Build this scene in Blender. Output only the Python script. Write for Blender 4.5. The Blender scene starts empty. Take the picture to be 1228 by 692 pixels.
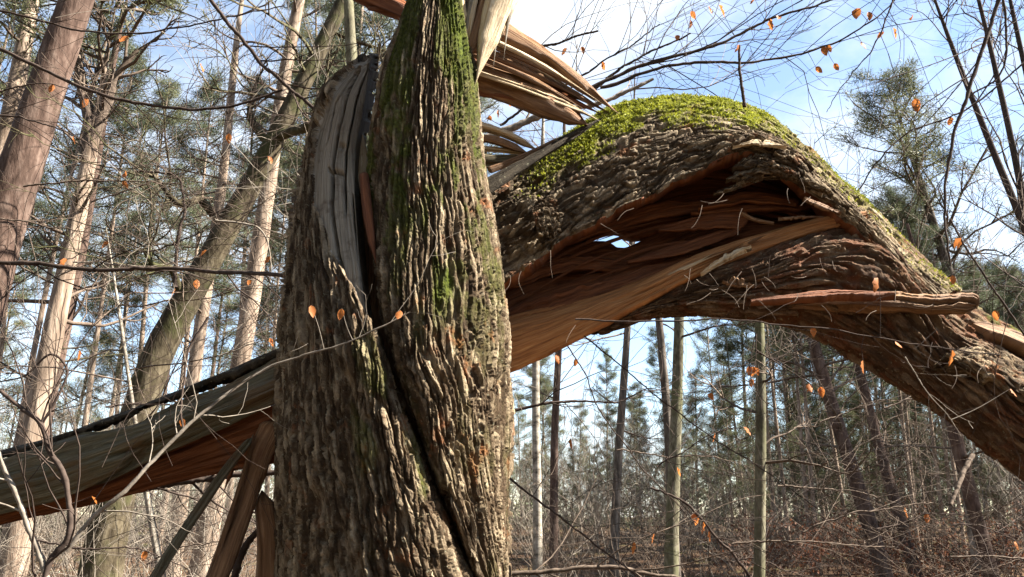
import bpy, math, random
import numpy as np
from math import radians, sin, cos, tan, pi

# ------------------------------------------------------------------ camera, sky, sun
SC = bpy.context.scene
COL = SC.collection
FPX, PITCH, CAMH = 955.0, radians(16.0), 1.6
cam_d = bpy.data.cameras.new('camera'); cam = bpy.data.objects.new('camera', cam_d); COL.objects.link(cam)
cam_d.sensor_width = 36.0; cam_d.lens = FPX/1228*36.0; cam_d.clip_end = 3000; cam_d.clip_start = 0.05
cam.location = (0, 0, CAMH); cam.rotation_euler = (pi/2+PITCH, 0, 0)
SC.camera = cam
SUN_EL, SUN_AZ = radians(44), radians(92)        # azimuth clockwise from +Y
SKY_STRENGTH, SUN_STRENGTH = 0.05, 5.0
SC.view_settings.view_transform = 'Standard'; SC.view_settings.look = 'None'
SC.view_settings.exposure = 2.72; SC.view_settings.gamma = 1.0
world = bpy.data.worlds.new('World'); SC.world = world; world.use_nodes = True
nt = world.node_tree; nt.nodes.clear()
def N(t, typ, **kw):
    n = t.nodes.new(typ)
    for k, v in kw.items(): setattr(n, k, v)
    return n
wo = N(nt, 'ShaderNodeOutputWorld'); wb = N(nt, 'ShaderNodeBackground'); wb.inputs[1].default_value = SKY_STRENGTH
sky = N(nt, 'ShaderNodeTexSky', sky_type='NISHITA', sun_disc=False, sun_elevation=SUN_EL, sun_rotation=SUN_AZ)
sky.altitude = 300; sky.air_density = 1.0; sky.dust_density = 0.05; sky.ozone_density = 0.45
tc = N(nt, 'ShaderNodeTexCoord'); mp = N(nt, 'ShaderNodeMapping')
mp.inputs['Location'].default_value = (0.35, 0.0, 0.1); mp.inputs['Scale'].default_value = (1, 1, 1.6)
cn = N(nt, 'ShaderNodeTexNoise'); cn.inputs['Scale'].default_value = 2.6; cn.inputs['Detail'].default_value = 8; cn.inputs['Roughness'].default_value = 0.58
cr = N(nt, 'ShaderNodeValToRGB'); cr.color_ramp.elements[0].position = 0.45; cr.color_ramp.elements[1].position = 0.66
cr.color_ramp.elements[0].color = (0.07, 0.07, 0.07, 1); cr.color_ramp.elements[1].color = (0.95, 0.95, 0.95, 1)
mx = N(nt, 'ShaderNodeMix', data_type='RGBA'); mx.inputs[7].default_value = (4.0, 4.25, 4.5, 1)
L = nt.links.new
L(tc.outputs['Generated'], mp.inputs[0]); L(mp.outputs[0], cn.inputs['Vector']); L(cn.outputs['Fac'], cr.inputs[0])
L(cr.outputs[0], mx.inputs[0]); L(sky.outputs[0], mx.inputs[6]); L(mx.outputs[2], wb.inputs[0]); L(wb.outputs[0], wo.inputs[0])
sd = bpy.data.lights.new('sun', 'SUN'); sd.energy = SUN_STRENGTH; sd.angle = radians(0.53); sd.color = (1.0, 0.93, 0.82)
sun = bpy.data.objects.new('sun', sd); COL.objects.link(sun); sun.location = (20, 0, 25)
sun.rotation_euler = (pi/2-SUN_EL, 0, -SUN_AZ+pi)   # lamp's -Z points away from the sun

# ------------------------------------------------------------------ numeric helpers
def W(px, py, d):
    """world point that stands at horizontal distance d and is seen at photo pixel (px, py)"""
    px = np.asarray(px, float); py = np.asarray(py, float); d = np.asarray(d, float)
    a = (px-614)/FPX; b = (346-py)/FPX
    k = d/(cos(PITCH)-b*sin(PITCH))
    return np.stack(np.broadcast_arrays(a*k, d+0*a, CAMH+(sin(PITCH)+b*cos(PITCH))*k), -1)
def sstep(a, b, x):
    t = np.clip((x-a)/(b-a), 0, 1); return t*t*(3-2*t)
def hsh(ix, iy, s):
    h = (ix.astype(np.int64)*374761393 + iy.astype(np.int64)*668265263 + s*974711) & 0xffffffff
    h = ((h ^ (h >> 13))*1274126177) & 0xffffffff
    h = ((h ^ (h >> 16))*2246822519) & 0xffffffff
    return ((h ^ (h >> 15)) & 0xffffff)/16777215.0
def vn(x, y, s=0):
    x = np.asarray(x, float); y = np.asarray(y, float)
    ix = np.floor(x); iy = np.floor(y); fx = x-ix; fy = y-iy
    fx = fx*fx*fx*(fx*(fx*6-15)+10); fy = fy*fy*fy*(fy*(fy*6-15)+10)
    a = hsh(ix, iy, s); b = hsh(ix+1, iy, s); c = hsh(ix, iy+1, s); d = hsh(ix+1, iy+1, s)
    return (a*(1-fx)+b*fx)*(1-fy)+(c*(1-fx)+d*fx)*fy
def fbm(x, y, o=3, s=0):
    r = 0; a = 0.5; t = 0
    for k in range(o):
        r = r+a*vn(x*2**k, y*2**k, s+17*k); t += a; a *= 0.5
    return r/t
def voro(x, y, s=0):
    ix = np.floor(x); iy = np.floor(y)
    f1 = np.full(x.shape, 9.); f2 = np.full(x.shape, 9.); cid = np.zeros(x.shape); ox = np.zeros(x.shape)
    for dx in (-1, 0, 1):
        for dy in (-1, 0, 1):
            cx = ix+dx; cy = iy+dy
            ex = cx+hsh(cx, cy, s)-x
            d = np.hypot(ex, cy+hsh(cx, cy, s+7)-y)
            c = hsh(cx, cy, s+13); m = d < f1
            f2 = np.where(m, f1, np.minimum(f2, d)); cid = np.where(m, c, cid); ox = np.where(m, ex, ox); f1 = np.where(m, d, f1)
    return f1, f2, cid, ox
def spl(pts, n):
    p = np.asarray(pts, float)
    if len(p) == 2:
        t = np.linspace(0, 1, n)[:, None]; return p[0]*(1-t)+p[1]*t
    dd = np.concatenate([[0], np.cumsum(np.linalg.norm(np.diff(p, axis=0), axis=1)+1e-9)])
    q = np.vstack([2*p[0]-p[1], p, 2*p[-1]-p[-2]])
    t = np.linspace(0, dd[-1], n); k = np.clip(np.searchsorted(dd, t, 'right')-1, 0, len(p)-2)
    f = ((t-dd[k])/(dd[k+1]-dd[k]))[:, None]
    a, b, c, d = q[k], q[k+1], q[k+2], q[k+3]
    return 0.5*(2*b+(c-a)*f+(2*a-5*b+4*c-d)*f*f+(3*b-a-3*c+d)*f**3)
def interp(tab, x):
    t = np.asarray(tab, float); return np.interp(x, t[:, 0], t[:, 1])
def grid_n(P):
    n = np.cross(np.gradient(P, axis=1), np.gradient(P, axis=0))
    return n/(np.linalg.norm(n, axis=-1, keepdims=True)+1e-12)

# ------------------------------------------------------------------ object helpers
def mesh_obj(name, V, quads=None, tris=None, mat=None, parent=None, origin=(0, 0, 0), attrs=None, uv=None, smooth=True, mats=None, mat_idx=None):
    me = bpy.data.meshes.new(name)
    V = np.asarray(V, np.float32)-np.asarray(origin, np.float32)
    q = np.zeros((0, 4), np.int32) if quads is None else np.asarray(quads, np.int32).reshape(-1, 4)
    t = np.zeros((0, 3), np.int32) if tris is None else np.asarray(tris, np.int32).reshape(-1, 3)
    me.vertices.add(len(V)); me.vertices.foreach_set('co', V.ravel())
    loops = np.concatenate([q.ravel(), t.ravel()]); me.loops.add(len(loops)); me.loops.foreach_set('vertex_index', loops)
    st = np.concatenate([np.arange(len(q))*4, len(q)*4+np.arange(len(t))*3]).astype(np.int32)
    me.polygons.add(len(st)); me.polygons.foreach_set('loop_start', st)
    me.polygons.foreach_set('use_smooth', np.full(len(st), smooth))
    if mat_idx is not None: me.polygons.foreach_set('material_index', np.asarray(mat_idx, np.int32))
    for k, a in (attrs or {}).items():
        at = me.attributes.new(k, 'FLOAT', 'POINT'); at.data.foreach_set('value', np.asarray(a, np.float32).ravel())
    if uv is not None:
        l = me.uv_layers.new(name='UVMap'); l.data.foreach_set('uv', np.asarray(uv, np.float32)[loops].ravel())
    for m in (mats or ([mat] if mat else [])): me.materials.append(m)
    me.update(); me.validate()
    o = bpy.data.objects.new(name, me); COL.objects.link(o)
    if parent: o.parent = parent
    return o
def empty(name, loc):
    o = bpy.data.objects.new(name, None); COL.objects.link(o); o.location = [float(c) for c in loc]; o.empty_display_size = 0.2
    return o
def tag(o, label=None, cat=None, group=None, kind=None):
    for k, v in (('label', label), ('category', cat), ('group', group), ('kind', kind)):
        if v: o[k] = v
    return o
def copy_tree(o, parent=None):
    c = o.copy(); COL.objects.link(c); c.parent = parent
    for ch in [x for x in bpy.data.objects if x.parent == o]: copy_tree(ch, c)
    return c
def origin_of(p):
    return np.array(p.location) if p else np.zeros(3)
class MB:
    """collects tubes and triangles for one mesh"""
    def __init__(s): s.v = []; s.q = []; s.t = []; s.n = 0
    def tube(s, p, r, k=5, rough=0, seed=0):
        p = np.asarray(p, float); r = np.asarray(r, float); n = len(p)
        t = np.gradient(p, axis=0); t /= np.linalg.norm(t, axis=1, keepdims=True)+1e-9
        ref = np.array([0.31, 0.17, 0.93]) if abs(t[:, 2]).mean() < 0.8 else np.array([0.95, 0.3, 0.05])
        a = np.cross(t, ref); a /= np.linalg.norm(a, axis=1, keepdims=True)+1e-9; b = np.cross(t, a)
        th = np.arange(k)*2*pi/k
        rr = r[:, None]*np.ones(k)
        if rough:
            ll = np.concatenate([[0], np.cumsum(np.linalg.norm(np.diff(p, axis=0), axis=1))])
            U, Vv = np.meshgrid(np.cos(th)*2.2+9, ll); U2 = np.meshgrid(np.sin(th)*2.2+5, ll)[0]
            rr = rr*(1+rough*(fbm(U*2+U2*.7, Vv*2.5+U2, 3, seed)-0.5)*2)
        v = p[:, None]+a[:, None]*(np.cos(th)*rr)[..., None]+b[:, None]*(np.sin(th)*rr)[..., None]
        i = np.arange(n-1)[:, None]*k; j = np.arange(k); j2 = (j+1) % k
        q = np.stack([i+j, i+j2, i+k+j2, i+k+j], -1).reshape(-1, 4)+s.n
        s.v.append(v.reshape(-1, 3)); s.q.append(q); s.n += n*k
    def tri(s, v):                                         # v: m x 3 x 3
        m = len(v); s.v.append(v.reshape(-1, 3)); s.t.append(np.arange(m*3).reshape(m, 3)+s.n); s.n += m*3
    def quad(s, v):
        m = len(v); s.v.append(v.reshape(-1, 3)); s.q.append(np.arange(m*4).reshape(m, 4)+s.n); s.n += m*4
    def raw(s, v, q, t=None):
        s.v.append(v); s.q.append(np.asarray(q)+s.n)
        if t is not None: s.t.append(np.asarray(t)+s.n)
        s.n += len(v)
    def build(s, name, mat, parent=None, smooth=True, origin=None):
        return mesh_obj(name, np.concatenate(s.v), np.concatenate(s.q) if s.q else None, np.concatenate(s.t) if s.t else None,
                        mat, parent, origin_of(parent) if origin is None else origin, smooth=smooth)

# ------------------------------------------------------------------ materials
def newmat(name, rough=0.9, spec=0.15):
    m = bpy.data.materials.new(name); m.use_nodes = True
    b = m.node_tree.nodes['Principled BSDF']; b.inputs['Roughness'].default_value = rough
    b.inputs['Specular IOR Level'].default_value = spec
    return m, m.node_tree, b
def ramp(t, fac, stops):
    r = t.nodes.new('ShaderNodeValToRGB'); e = r.color_ramp.elements
    while len(e) < len(stops): e.new(0.5)
    for el, (p, c) in zip(e, stops): el.position = p; el.color = (*c, 1)
    t.links.new(fac, r.inputs[0]); return r.outputs[0]
def noise(t, vec, scale, detail=4, rough=0.55, sc=None, dist=0):
    if sc:
        m = t.nodes.new('ShaderNodeMapping'); m.inputs['Scale'].default_value = sc; t.links.new(vec, m.inputs[0]); vec = m.outputs[0]
    n = t.nodes.new('ShaderNodeTexNoise'); n.inputs['Scale'].default_value = scale; n.inputs['Detail'].default_value = detail
    n.inputs['Roughness'].default_value = rough; n.inputs['Distortion'].default_value = dist; t.links.new(vec, n.inputs['Vector']); return n.outputs['Fac']
def mixc(t, fac, a, b, mode='MIX'):
    m = t.nodes.new('ShaderNodeMix'); m.data_type = 'RGBA'; m.blend_type = mode
    for s, v in ((0, fac), (6, a), (7, b)):
        if isinstance(v, (int, float)): m.inputs[s].default_value = v
        elif isinstance(v, tuple): m.inputs[s].default_value = (*v, 1)
        else: t.links.new(v, m.inputs[s])
    return m.outputs[2]
def bump(t, b, h, strength, dist):
    n = t.nodes.new('ShaderNodeBump'); n.inputs['Strength'].default_value = strength; n.inputs['Distance'].default_value = dist
    t.links.new(h, n.inputs['Height']); t.links.new(n.outputs[0], b.inputs['Normal'])
def attr(t, name):
    a = t.nodes.new('ShaderNodeAttribute'); a.attribute_name = name; return a.outputs['Fac']
def coord(t, which='Object'):
    return t.nodes.new('ShaderNodeTexCoord').outputs[which]

def bark_mat(name, dark, mid, light, moss=((0.010, 0.017, 0.003), (0.085, 0.105, 0.012)), rust=(0.22, 0.085, 0.035), rust_amt=0.62):
    m, t, b = newmat(name, 0.92, 0.1)
    o = coord(t); uv = coord(t, 'UV')
    n1 = noise(t, uv, 1.0, 5, 0.62, (60, 9, 1)); mxn = t.nodes.new('ShaderNodeMix'); mxn.inputs[0].default_value = .30; t.links.new(n1, mxn.inputs[2]); t.links.new(attr(t, 'tone'), mxn.inputs[3]); n1 = mxn.outputs[0]; n2 = noise(t, o, 9, 4, 0.6); n3 = noise(t, o, 150, 3, 0.7)
    c = ramp(t, n1, [(0.28, dark), (0.48, mid), (0.71, light)])
    c = mixc(t, ramp(t, n2, [(rust_amt-0.03, (0, 0, 0)), (rust_amt+0.08, (0.75,)*3)]), c, rust)
    c = mixc(t, 0.45, c, ramp(t, n3, [(0.3, (0.45,)*3), (0.68, (1.5,)*3)]), 'MULTIPLY')
    lich = noise(t, o, 60, 3, 0.6)
    c = mixc(t, ramp(t, lich, [(0.63, (0, 0, 0)), (0.70, (0.5,)*3)]), c, (0.30, 0.29, 0.20))
    mo = ramp(t, noise(t, o, 70, 4, 0.65), [(0.3, moss[0]), (0.66, moss[1])])
    c = mixc(t, attr(t, 'moss'), c, mo)
    t.links.new(c, b.inputs['Base Color'])
    bump(t, b, noise(t, o, 110, 6, 0.75), 1.0, 0.012)
    return m
def wood_mat(name, stops, stain=None, grain=(150, 5, 1), bstr=0.7):
    m, t, b = newmat(name, 0.75, 0.2)
    uv = coord(t, 'UV'); o = coord(t)
    g = noise(t, uv, 1.0, 6, 0.65, grain, 0.3); g2 = noise(t, uv, 1.0, 3, 0.5, (grain[0]*.16, grain[1]*.4, 1), 0.6)
    c = ramp(t, g, stops)
    c = mixc(t, 0.5, c, ramp(t, g2, [(0.3, (0.45,)*3), (0.65, (1.15,)*3)]), 'MULTIPLY')
    if stain:
        s = noise(t, o, stain[1], 4, 0.6); c = mixc(t, ramp(t, s, [(stain[2], (0, 0, 0)), (stain[2]+0.15, (0.85,)*3)]), c, stain[0])
    t.links.new(c, b.inputs['Base Color'])
    bump(t, b, g, bstr, 0.020)
    return m
M = {}
M['bark'] = bark_mat('weathered_bark', (0.016, 0.010, 0.006), (0.07, 0.047, 0.028), (0.38, 0.30, 0.20))
M['bark_arch'] = bark_mat('mossy_arch_bark', (0.018, 0.011, 0.007), (0.085, 0.06, 0.038), (0.42, 0.34, 0.235), moss=((0.03, 0.042, 0.005), (0.22, 0.23, 0.02)))
M['bark_red'] = bark_mat('reddish_bark', (0.03, 0.017, 0.010), (0.085, 0.05, 0.03), (0.24, 0.175, 0.115), rust=(0.12, 0.048, 0.024), rust_amt=0.52)
M['grey_wood'] = wood_mat('silvered_wood', [(0.3, (0.095, 0.078, 0.056)), (0.5, (0.21, 0.18, 0.138)), (0.72, (0.32, 0.28, 0.225))], ((0.085, 0.06, 0.038), 14, 0.56))
M['cream_wood'] = wood_mat('fresh_split_wood', [(0.3, (0.30, 0.20, 0.10)), (0.5, (0.52, 0.40, 0.25)), (0.72, (0.68, 0.58, 0.42))], ((0.24, 0.12, 0.055), 16, 0.60))
M['brown_wood'] = wood_mat('brown_split_wood', [(0.3, (0.075, 0.036, 0.016)), (0.5, (0.17, 0.09, 0.043)), (0.72, (0.30, 0.18, 0.095))], ((0.13, 0.06, 0.03), 12, 0.60))
M['red_wood'] = wood_mat('red_heartwood', [(0.3, (0.055, 0.017, 0.006)), (0.5, (0.135, 0.045, 0.016)), (0.72, (0.23, 0.088, 0.034))], ((0.10, 0.042, 0.022), 7, 0.60))
M['orange_wood'] = wood_mat('orange_split_wood', [(0.3, (0.15, 0.058, 0.019)), (0.5, (0.32, 0.138, 0.047)), (0.72, (0.46, 0.24, 0.095))], ((0.44, 0.30, 0.16), 5, 0.64))
M['green_wood'] = wood_mat('algae_grey_wood', [(0.3, (0.036, 0.029, 0.015)), (0.5, (0.09, 0.075, 0.043)), (0.72, (0.18, 0.152, 0.098))], ((0.10, 0.06, 0.028), 6, 0.50))
M['dark_bark'] = bark_mat('blackened_bark', (0.014, 0.011, 0.008), (0.04, 0.032, 0.023), (0.11, 0.09, 0.065), rust_amt=0.9)
def plain_bark(name, stops, sc=(9, 9, 1.6), bumpd=0.03, top=None):
    m, t, b = newmat(name, 0.9, 0.1); o = coord(t)
    n = noise(t, o, 1.0, 5, 0.65, sc); c = ramp(t, n, stops)
    s = noise(t, o, 1.7, 3, 0.5)
    c = mixc(t, 0.55, c, ramp(t, s, [(0.3, (0.5,)*3), (0.7, (1.25,)*3)]), 'MULTIPLY')
    if top: c = mixc(t, ramp(t, noise(t, o, 2.6, 4, 0.6), [(0.48, (0, 0, 0)), (0.62, (0.8,)*3)]), c, top)
    t.links.new(c, b.inputs['Base Color']); bump(t, b, n, 0.9, bumpd); return m
M['pine_bark'] = plain_bark('pine_bark', [(0.3, (0.085, 0.058, 0.042)), (0.5, (0.20, 0.15, 0.112)), (0.7, (0.34, 0.27, 0.21))])
M['pine_bark_red'] = plain_bark('plum_pine_bark', [(0.3, (0.034, 0.021, 0.016)), (0.5, (0.082, 0.053, 0.041)), (0.7, (0.15, 0.108, 0.087))], (12, 12, 4), 0.02)
M['mossy_trunk'] = plain_bark('mossy_trunk_bark', [(0.3, (0.02, 0.015, 0.009)), (0.5, (0.06, 0.048, 0.03)), (0.7, (0.125, 0.104, 0.07))], (14, 14, 5), 0.02, (0.045, 0.047, 0.018))
M['olive_trunk'] = plain_bark('olive_smooth_bark', [(0.3, (0.045, 0.04, 0.025)), (0.5, (0.11, 0.10, 0.066)), (0.7, (0.20, 0.185, 0.135))], (20, 20, 9), 0.006, (0.085, 0.085, 0.042))
M['grey_trunk'] = plain_bark('grey_bark', [(0.3, (0.035, 0.028, 0.023)), (0.5, (0.09, 0.075, 0.062)), (0.7, (0.17, 0.145, 0.125))], (16, 16, 4), 0.01)
M['pale_trunk'] = plain_bark('pale_birch_bark', [(0.32, (0.045, 0.038, 0.03)), (0.46, (0.20, 0.175, 0.14)), (0.7, (0.36, 0.33, 0.28))], (7, 7, 13), 0.005)
M['twig_dark'] = plain_bark('dark_twig_bark', [(0.3, (0.022, 0.015, 0.012)), (0.7, (0.075, 0.055, 0.045))], (30, 30, 30), 0.002)
M['twig_mid'] = plain_bark('brown_twig_bark', [(0.3, (0.05, 0.036, 0.028)), (0.7, (0.15, 0.115, 0.088))], (30, 30, 30), 0.002)
M['twig_pale'] = plain_bark('pale_twig_bark', [(0.3, (0.10, 0.082, 0.064)), (0.7, (0.26, 0.225, 0.185))], (30, 30, 30), 0.002)
def leaf_mat(name, a, b_, trans=0.35, scale=3):
    m, t, b = newmat(name, 0.6, 0.25); o = coord(t)
    gi = t.nodes.new('ShaderNodeObjectInfo')
    n = noise(t, o, scale, 3, 0.6); c = ramp(t, n, [(0.3, a), (0.7, b_)])
    t.links.new(c, b.inputs['Base Color'])
    tr = t.nodes.new('ShaderNodeBsdfTranslucent'); t.links.new(c, tr.inputs[0])
    ms = t.nodes.new('ShaderNodeMixShader'); ms.inputs[0].default_value = trans
    out = t.nodes['Material Output']; t.links.new(b.outputs[0], ms.inputs[1]); t.links.new(tr.outputs[0], ms.inputs[2]); t.links.new(ms.outputs[0], out.inputs[0])
    return m
M['needles'] = leaf_mat('pine_needles', (0.065, 0.074, 0.034), (0.135, 0.138, 0.066), 0.3, 0.8)
M['needles_blue'] = leaf_mat('bluish_pine_needles', (0.052, 0.066, 0.036), (0.105, 0.118, 0.064), 0.3, 0.8)
M['leaf_orange'] = leaf_mat('dry_orange_leaf', (0.30, 0.085, 0.02), (0.46, 0.18, 0.05), 0.5, 40)
M['leaf_brown'] = leaf_mat('dry_brown_leaf', (0.07, 0.026, 0.013), (0.16, 0.06, 0.028), 0.4, 2)
M['moss'] = leaf_mat('moss_tufts', (0.08, 0.10, 0.008), (0.40, 0.41, 0.035), 0.3, 45)

# ------------------------------------------------------------------ ground
def build_ground():
    n = 150
    r = np.concatenate([np.linspace(0, 60, 90), np.geomspace(64, 1500, 30)])
    th = np.linspace(0, 2*pi, n, endpoint=False)
    X = r[:, None]*np.sin(th); Y = r[:, None]*np.cos(th)
    Z = (fbm(X*.12+50, Y*.12+50, 4, 3)-.5)*0.7*sstep(2, 14, r)[:, None]+(fbm(X*.8+50, Y*.8+9, 2, 5)-.5)*.10
    Z += 0.9*sstep(22, 60, r)[:, None]
    V = np.stack([X, Y, Z], -1).reshape(-1, 3)
    i = np.arange(len(r)-1)[:, None]*n; j = np.arange(n); j2 = (j+1) % n
    q = np.stack([i+j, i+j2, i+n+j2, i+n+j], -1).reshape(-1, 4)
    m, t, b = newmat('forest_floor', 1.0, 0.05); o = coord(t)
    c = ramp(t, noise(t, o, 7, 6, 0.7), [(0.3, (0.025, 0.015, 0.010)), (0.5, (0.07, 0.042, 0.026)), (0.7, (0.15, 0.09, 0.055))])
    c = mixc(t, ramp(t, noise(t, o, 0.35, 4, 0.6), [(0.5, (0, 0, 0)), (0.65, (0.7,)*3)]), c, (0.07, 0.075, 0.03))
    t.links.new(c, b.inputs['Base Color']); bump(t, b, noise(t, o, 12, 5, 0.7), 1.0, 0.06)
    tag(mesh_obj('ground', V, q, mat=m), kind='structure')
build_ground()
def gz(x, y):
    r = math.hypot(x, y)
    X = np.array([x]); Y = np.array([y])
    return float(((fbm(X*.12+50, Y*.12+50, 4, 3)-.5)*0.7*sstep(2, 14, np.array([r]))+(fbm(X*.8+50, Y*.8+9, 2, 5)-.5)*.10+0.9*sstep(22, 60, np.array([r])))[0])

# ------------------------------------------------------------------ the shattered tree
TREE = empty('shattered_tree', (W(470, 692, 3.0)[0], 3.0, 0))
tag(TREE, 'huge split tree trunk with mossy limb bent over in an arch and torn red wood', 'tree')
TO = np.array(TREE.location)

def bark_h(u, v, s=0, wu=0.036, wv=0.16):
    """flat-topped plates between deep wandering furrows; u across, v along the grain"""
    uu = u+0.030*(fbm(u*3.5, v*2.2, 2, s+1)-.5)*2+0.006*(fbm(u*30, v*16, 2, s+14)-.5)*2
    vv = v+0.05*(fbm(u*14, v*5, 2, s+2)-.5)*2
    n = fbm(uu/(wu*1.9), vv/(wv*3.2), 2, s+3)
    fur = sstep(0.02, 0.17, np.abs(2*n-1)*(1+.3*vn(uu*80, vv*60, s+4)))
    f1, f2, c, ox = voro(uu/wu, vv/wv+.5*np.sin(uu/wu*2.1), s+5)
    pl = sstep(0.07, 0.21, f2-f1+.10*(fbm(uu/.008, vv/.018, 2, s+21)-.5))       # flaky plate edges
    g1, g2, c2, ox2 = voro(uu/(wu*.62)+3, vv/(wv*.30)+uu/wu*.5, s+9)
    p2 = sstep(0.03, 0.12, g2-g1+.10*(fbm(uu/.008, vv/.014, 2, s+23)-.5))       # cross cracks
    fib = fbm(uu/0.006, vv/0.07, 2, s+11); grit = fbm(uu/.010, vv/.016, 2, s+12)
    plate = 0.54+0.28*c+.10*(c2-.5)+.30*(c2-.5)*ox2+.40*(c-.5)*ox
    bark_h.tone = .5*c+.3*c2+.2*fbm(uu/.02, vv/.05, 2, s+29)
    return fur*(.12+.88*pl)*plate*(.84+.16*p2)+0.15*(fib-.5)+.12*(grit-.5)+.04
def wood_h(u, v, s=0, w=0.02, crack=0.0):
    """u across the grain, v along it"""
    uu = u+0.012*(fbm(u*8, v*1.4, 2, s)-.5)*2
    f = fbm(uu/w, v/0.8, 3, s+1); g = fbm(uu/(w*.22), v/0.35, 2, s+2)
    h = 0.7*f+0.3*g
    if crack:
        n = fbm(uu/(w*2.6), v/1.3, 2, s+6); h = h-crack*(1-sstep(0.0, 0.07, np.abs(n-.5)))
    return h

CRACK = [(60, 450), (160, 438), (220, 436), (260, 441), (330, 449), (400, 462), (470, 483), (560, 515), (640, 544), (692, 562), (760, 590), (900, 606)]
def lobe(name, rows, cxr, dep, side, bare_fn=None, moss_fn=None, seed=0, nf=240, nb=30, step=0.9, cap=True):
    """a half of the trunk: rows = (py, left px, right px); cxr = (py, circle centre px, circle radius px); dep = (py, depth of axis)"""
    rows = np.array(rows, float); cx = np.array(cxr, float)
    py = np.concatenate([np.arange(rows[0, 0], 715, step), np.linspace(720, rows[-1, 0], 26)])
    sm = spl(rows, 600); sm = sm[np.argsort(sm[:, 0])]
    xl = np.interp(py, sm[:, 0], sm[:, 1]); xr = np.interp(py, sm[:, 0], sm[:, 2])
    xc = np.interp(py, cx[:, 0], cx[:, 1]); R = np.interp(py, cx[:, 0], cx[:, 2]); D = interp(dep, py)
    ph = np.concatenate([np.linspace(0, pi, nf, endpoint=False), np.linspace(pi, 2*pi, nb, endpoint=False)])
    ph = np.concatenate([(ph[:nf]+0.10*np.sin(2*ph[:nf])), ph[nf:]])
    C = -np.cos(ph); n = 9.0
    E = (1-np.abs(C)**n+1e-6)**(1/n)*np.where(ph < pi, 1, -1)
    E = np.where(np.abs(C) >= 0.99999, 0, E)
    xm = (xl+xr)/2; hw = (xr-xl)/2
    PX = xm[:, None]+hw[:, None]*C[None, :]
    # uneven outline
    PY = py[:, None]+0*PX
    PY = PY+13*(fbm(PX*.22, PX*0+side, 2, 8)-.5)*np.exp(-np.maximum(py-py[0], 0)/9)[:, None]*(side < 0)   # torn top
    rel = np.clip((PX-xc[:, None])/R[:, None], -1, 1)
    Rm = (R*3.0/FPX*1.03)[:, None]
    Dd = D[:, None]-Rm*np.maximum(np.sqrt(1-rel**2), 0.12)*E
    frac = (PX-xl[:, None])/np.maximum(xr-xl, 1)[:, None]
    P = W(PX, PY, Dd)
    arc = np.concatenate([np.zeros((len(py), 1)), np.cumsum(np.linalg.norm(np.diff(P, axis=1), axis=2), 1)], 1)
    wrow = arc[:, nf:nf+1]; wrow = np.convolve(np.pad(wrow[:, 0], 30, 'edge'), np.ones(61)/61, 'valid')[:, None]
    U = (arc/wrow-.5)*(.45*wrow+.55*.8)
    Vv = (692-PY)*3.0/FPX
    Nn = np.cross(np.gradient(P, axis=0), np.roll(P, -1, 1)-np.roll(P, 1, 1)); Nn /= np.linalg.norm(Nn, axis=-1, keepdims=True)+1e-12
    axis = W(xm, py, D)[:, None]
    if ((P-axis)*Nn).sum() < 0: Nn = -Nn
    moss = np.zeros_like(PX) if moss_fn is None else moss_fn(PX, PY, U, Vv, frac, E)
    bh = bark_h(U, Vv, seed, .0185, .19); tone = bark_h.tone; bh = bh*(1-.3*moss)+moss*(0.16+.22*fbm(U*110, Vv*110, 2, 5))
    disp = 0.030*(bh-.45)+0.035*(fbm(U*4, Vv*2.2, 2, seed+40)-.5)
    bare = np.zeros_like(PX)
    if bare_fn is not None:
        bare = bare_fn(PX, PY, U, Vv, E)
        wd = -0.026+0.007*(wood_h(U, Vv, seed+3, 0.012, 0)-.5)+0.02*(fbm(U*5, Vv*2, 2, 4)-.5)
        for cw, path in ((1.8, [(60, 436), (110, 414), (150, 404), (200, 396), (250, 395), (300, 402), (330, 410)]), (1.3, [(70, 445), (100, 434), (150, 421), (205, 413), (262, 413)]), (1.0, [(80, 424), (120, 399), (180, 386)]), (1.2, [(230, 424), (300, 428), (380, 444)])):
            dx = (PX-interp(path, PY)-2.5*(fbm(PY*.05, PY*0+cw, 2, 9)-.5))/cw
            wd = wd-.06*np.exp(-dx**2)*sstep(path[0][0]-6, path[0][0]+10, PY)*(1-sstep(path[-1][0]-40, path[-1][0], PY))
        wd = wd-.03*np.exp(-((PY-201-.2*(PX-400))/2.2)**2)*(np.abs(PX-402) < 12)-.02*np.exp(-((PX-410)/5)**2-((PY-172)/4)**2)
        b01 = sstep(0.35, 0.65, bare); disp = disp*(1-b01)+wd*b01
    inner = sstep(0.80, 0.99, 1-np.abs(E))           # crack walls stay calm
    disp = disp*(1-.6*inner)
    P = P+Nn*disp[..., None]
    nr, nc = PX.shape
    i = np.arange(nr-1)[:, None]*nc; j = np.arange(nc); j2 = (j+1) % nc
    q = np.stack([i+j, i+j2, i+nc+j2, i+nc+j], -1)
    fb = (bare[:-1]+bare[1:])/2 > 0.5
    uv = np.stack([U, Vv], -1).reshape(-1, 2); V = P.reshape(-1, 3)
    def sub(nm, mask, mat):
        qq = q[mask]; used = np.unique(qq); mp_ = np.zeros(len(V), np.int64); mp_[used] = np.arange(len(used))
        vv, uu_, mo, tt, to = V[used], uv[used], moss.reshape(-1)[used], None, tone.reshape(-1)[used]
        qq = mp_[qq]
        if cap and nm == name:                         # close the broken top
            top = [k for k in mp_[np.arange(nc)]]; c = V[:nc].mean(0); vv = np.vstack([vv, c]); uu_ = np.vstack([uu_, [0, 0]]); mo = np.append(mo, 0); to = np.append(to, .5)
            tt = np.array([[top[a], top[(a+1) % nc], len(vv)-1] for a in range(nc)])
        return mesh_obj(nm, vv, qq, tt, mat, TREE, TO, {'moss': mo, 'tone': to}, uu_)
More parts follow.
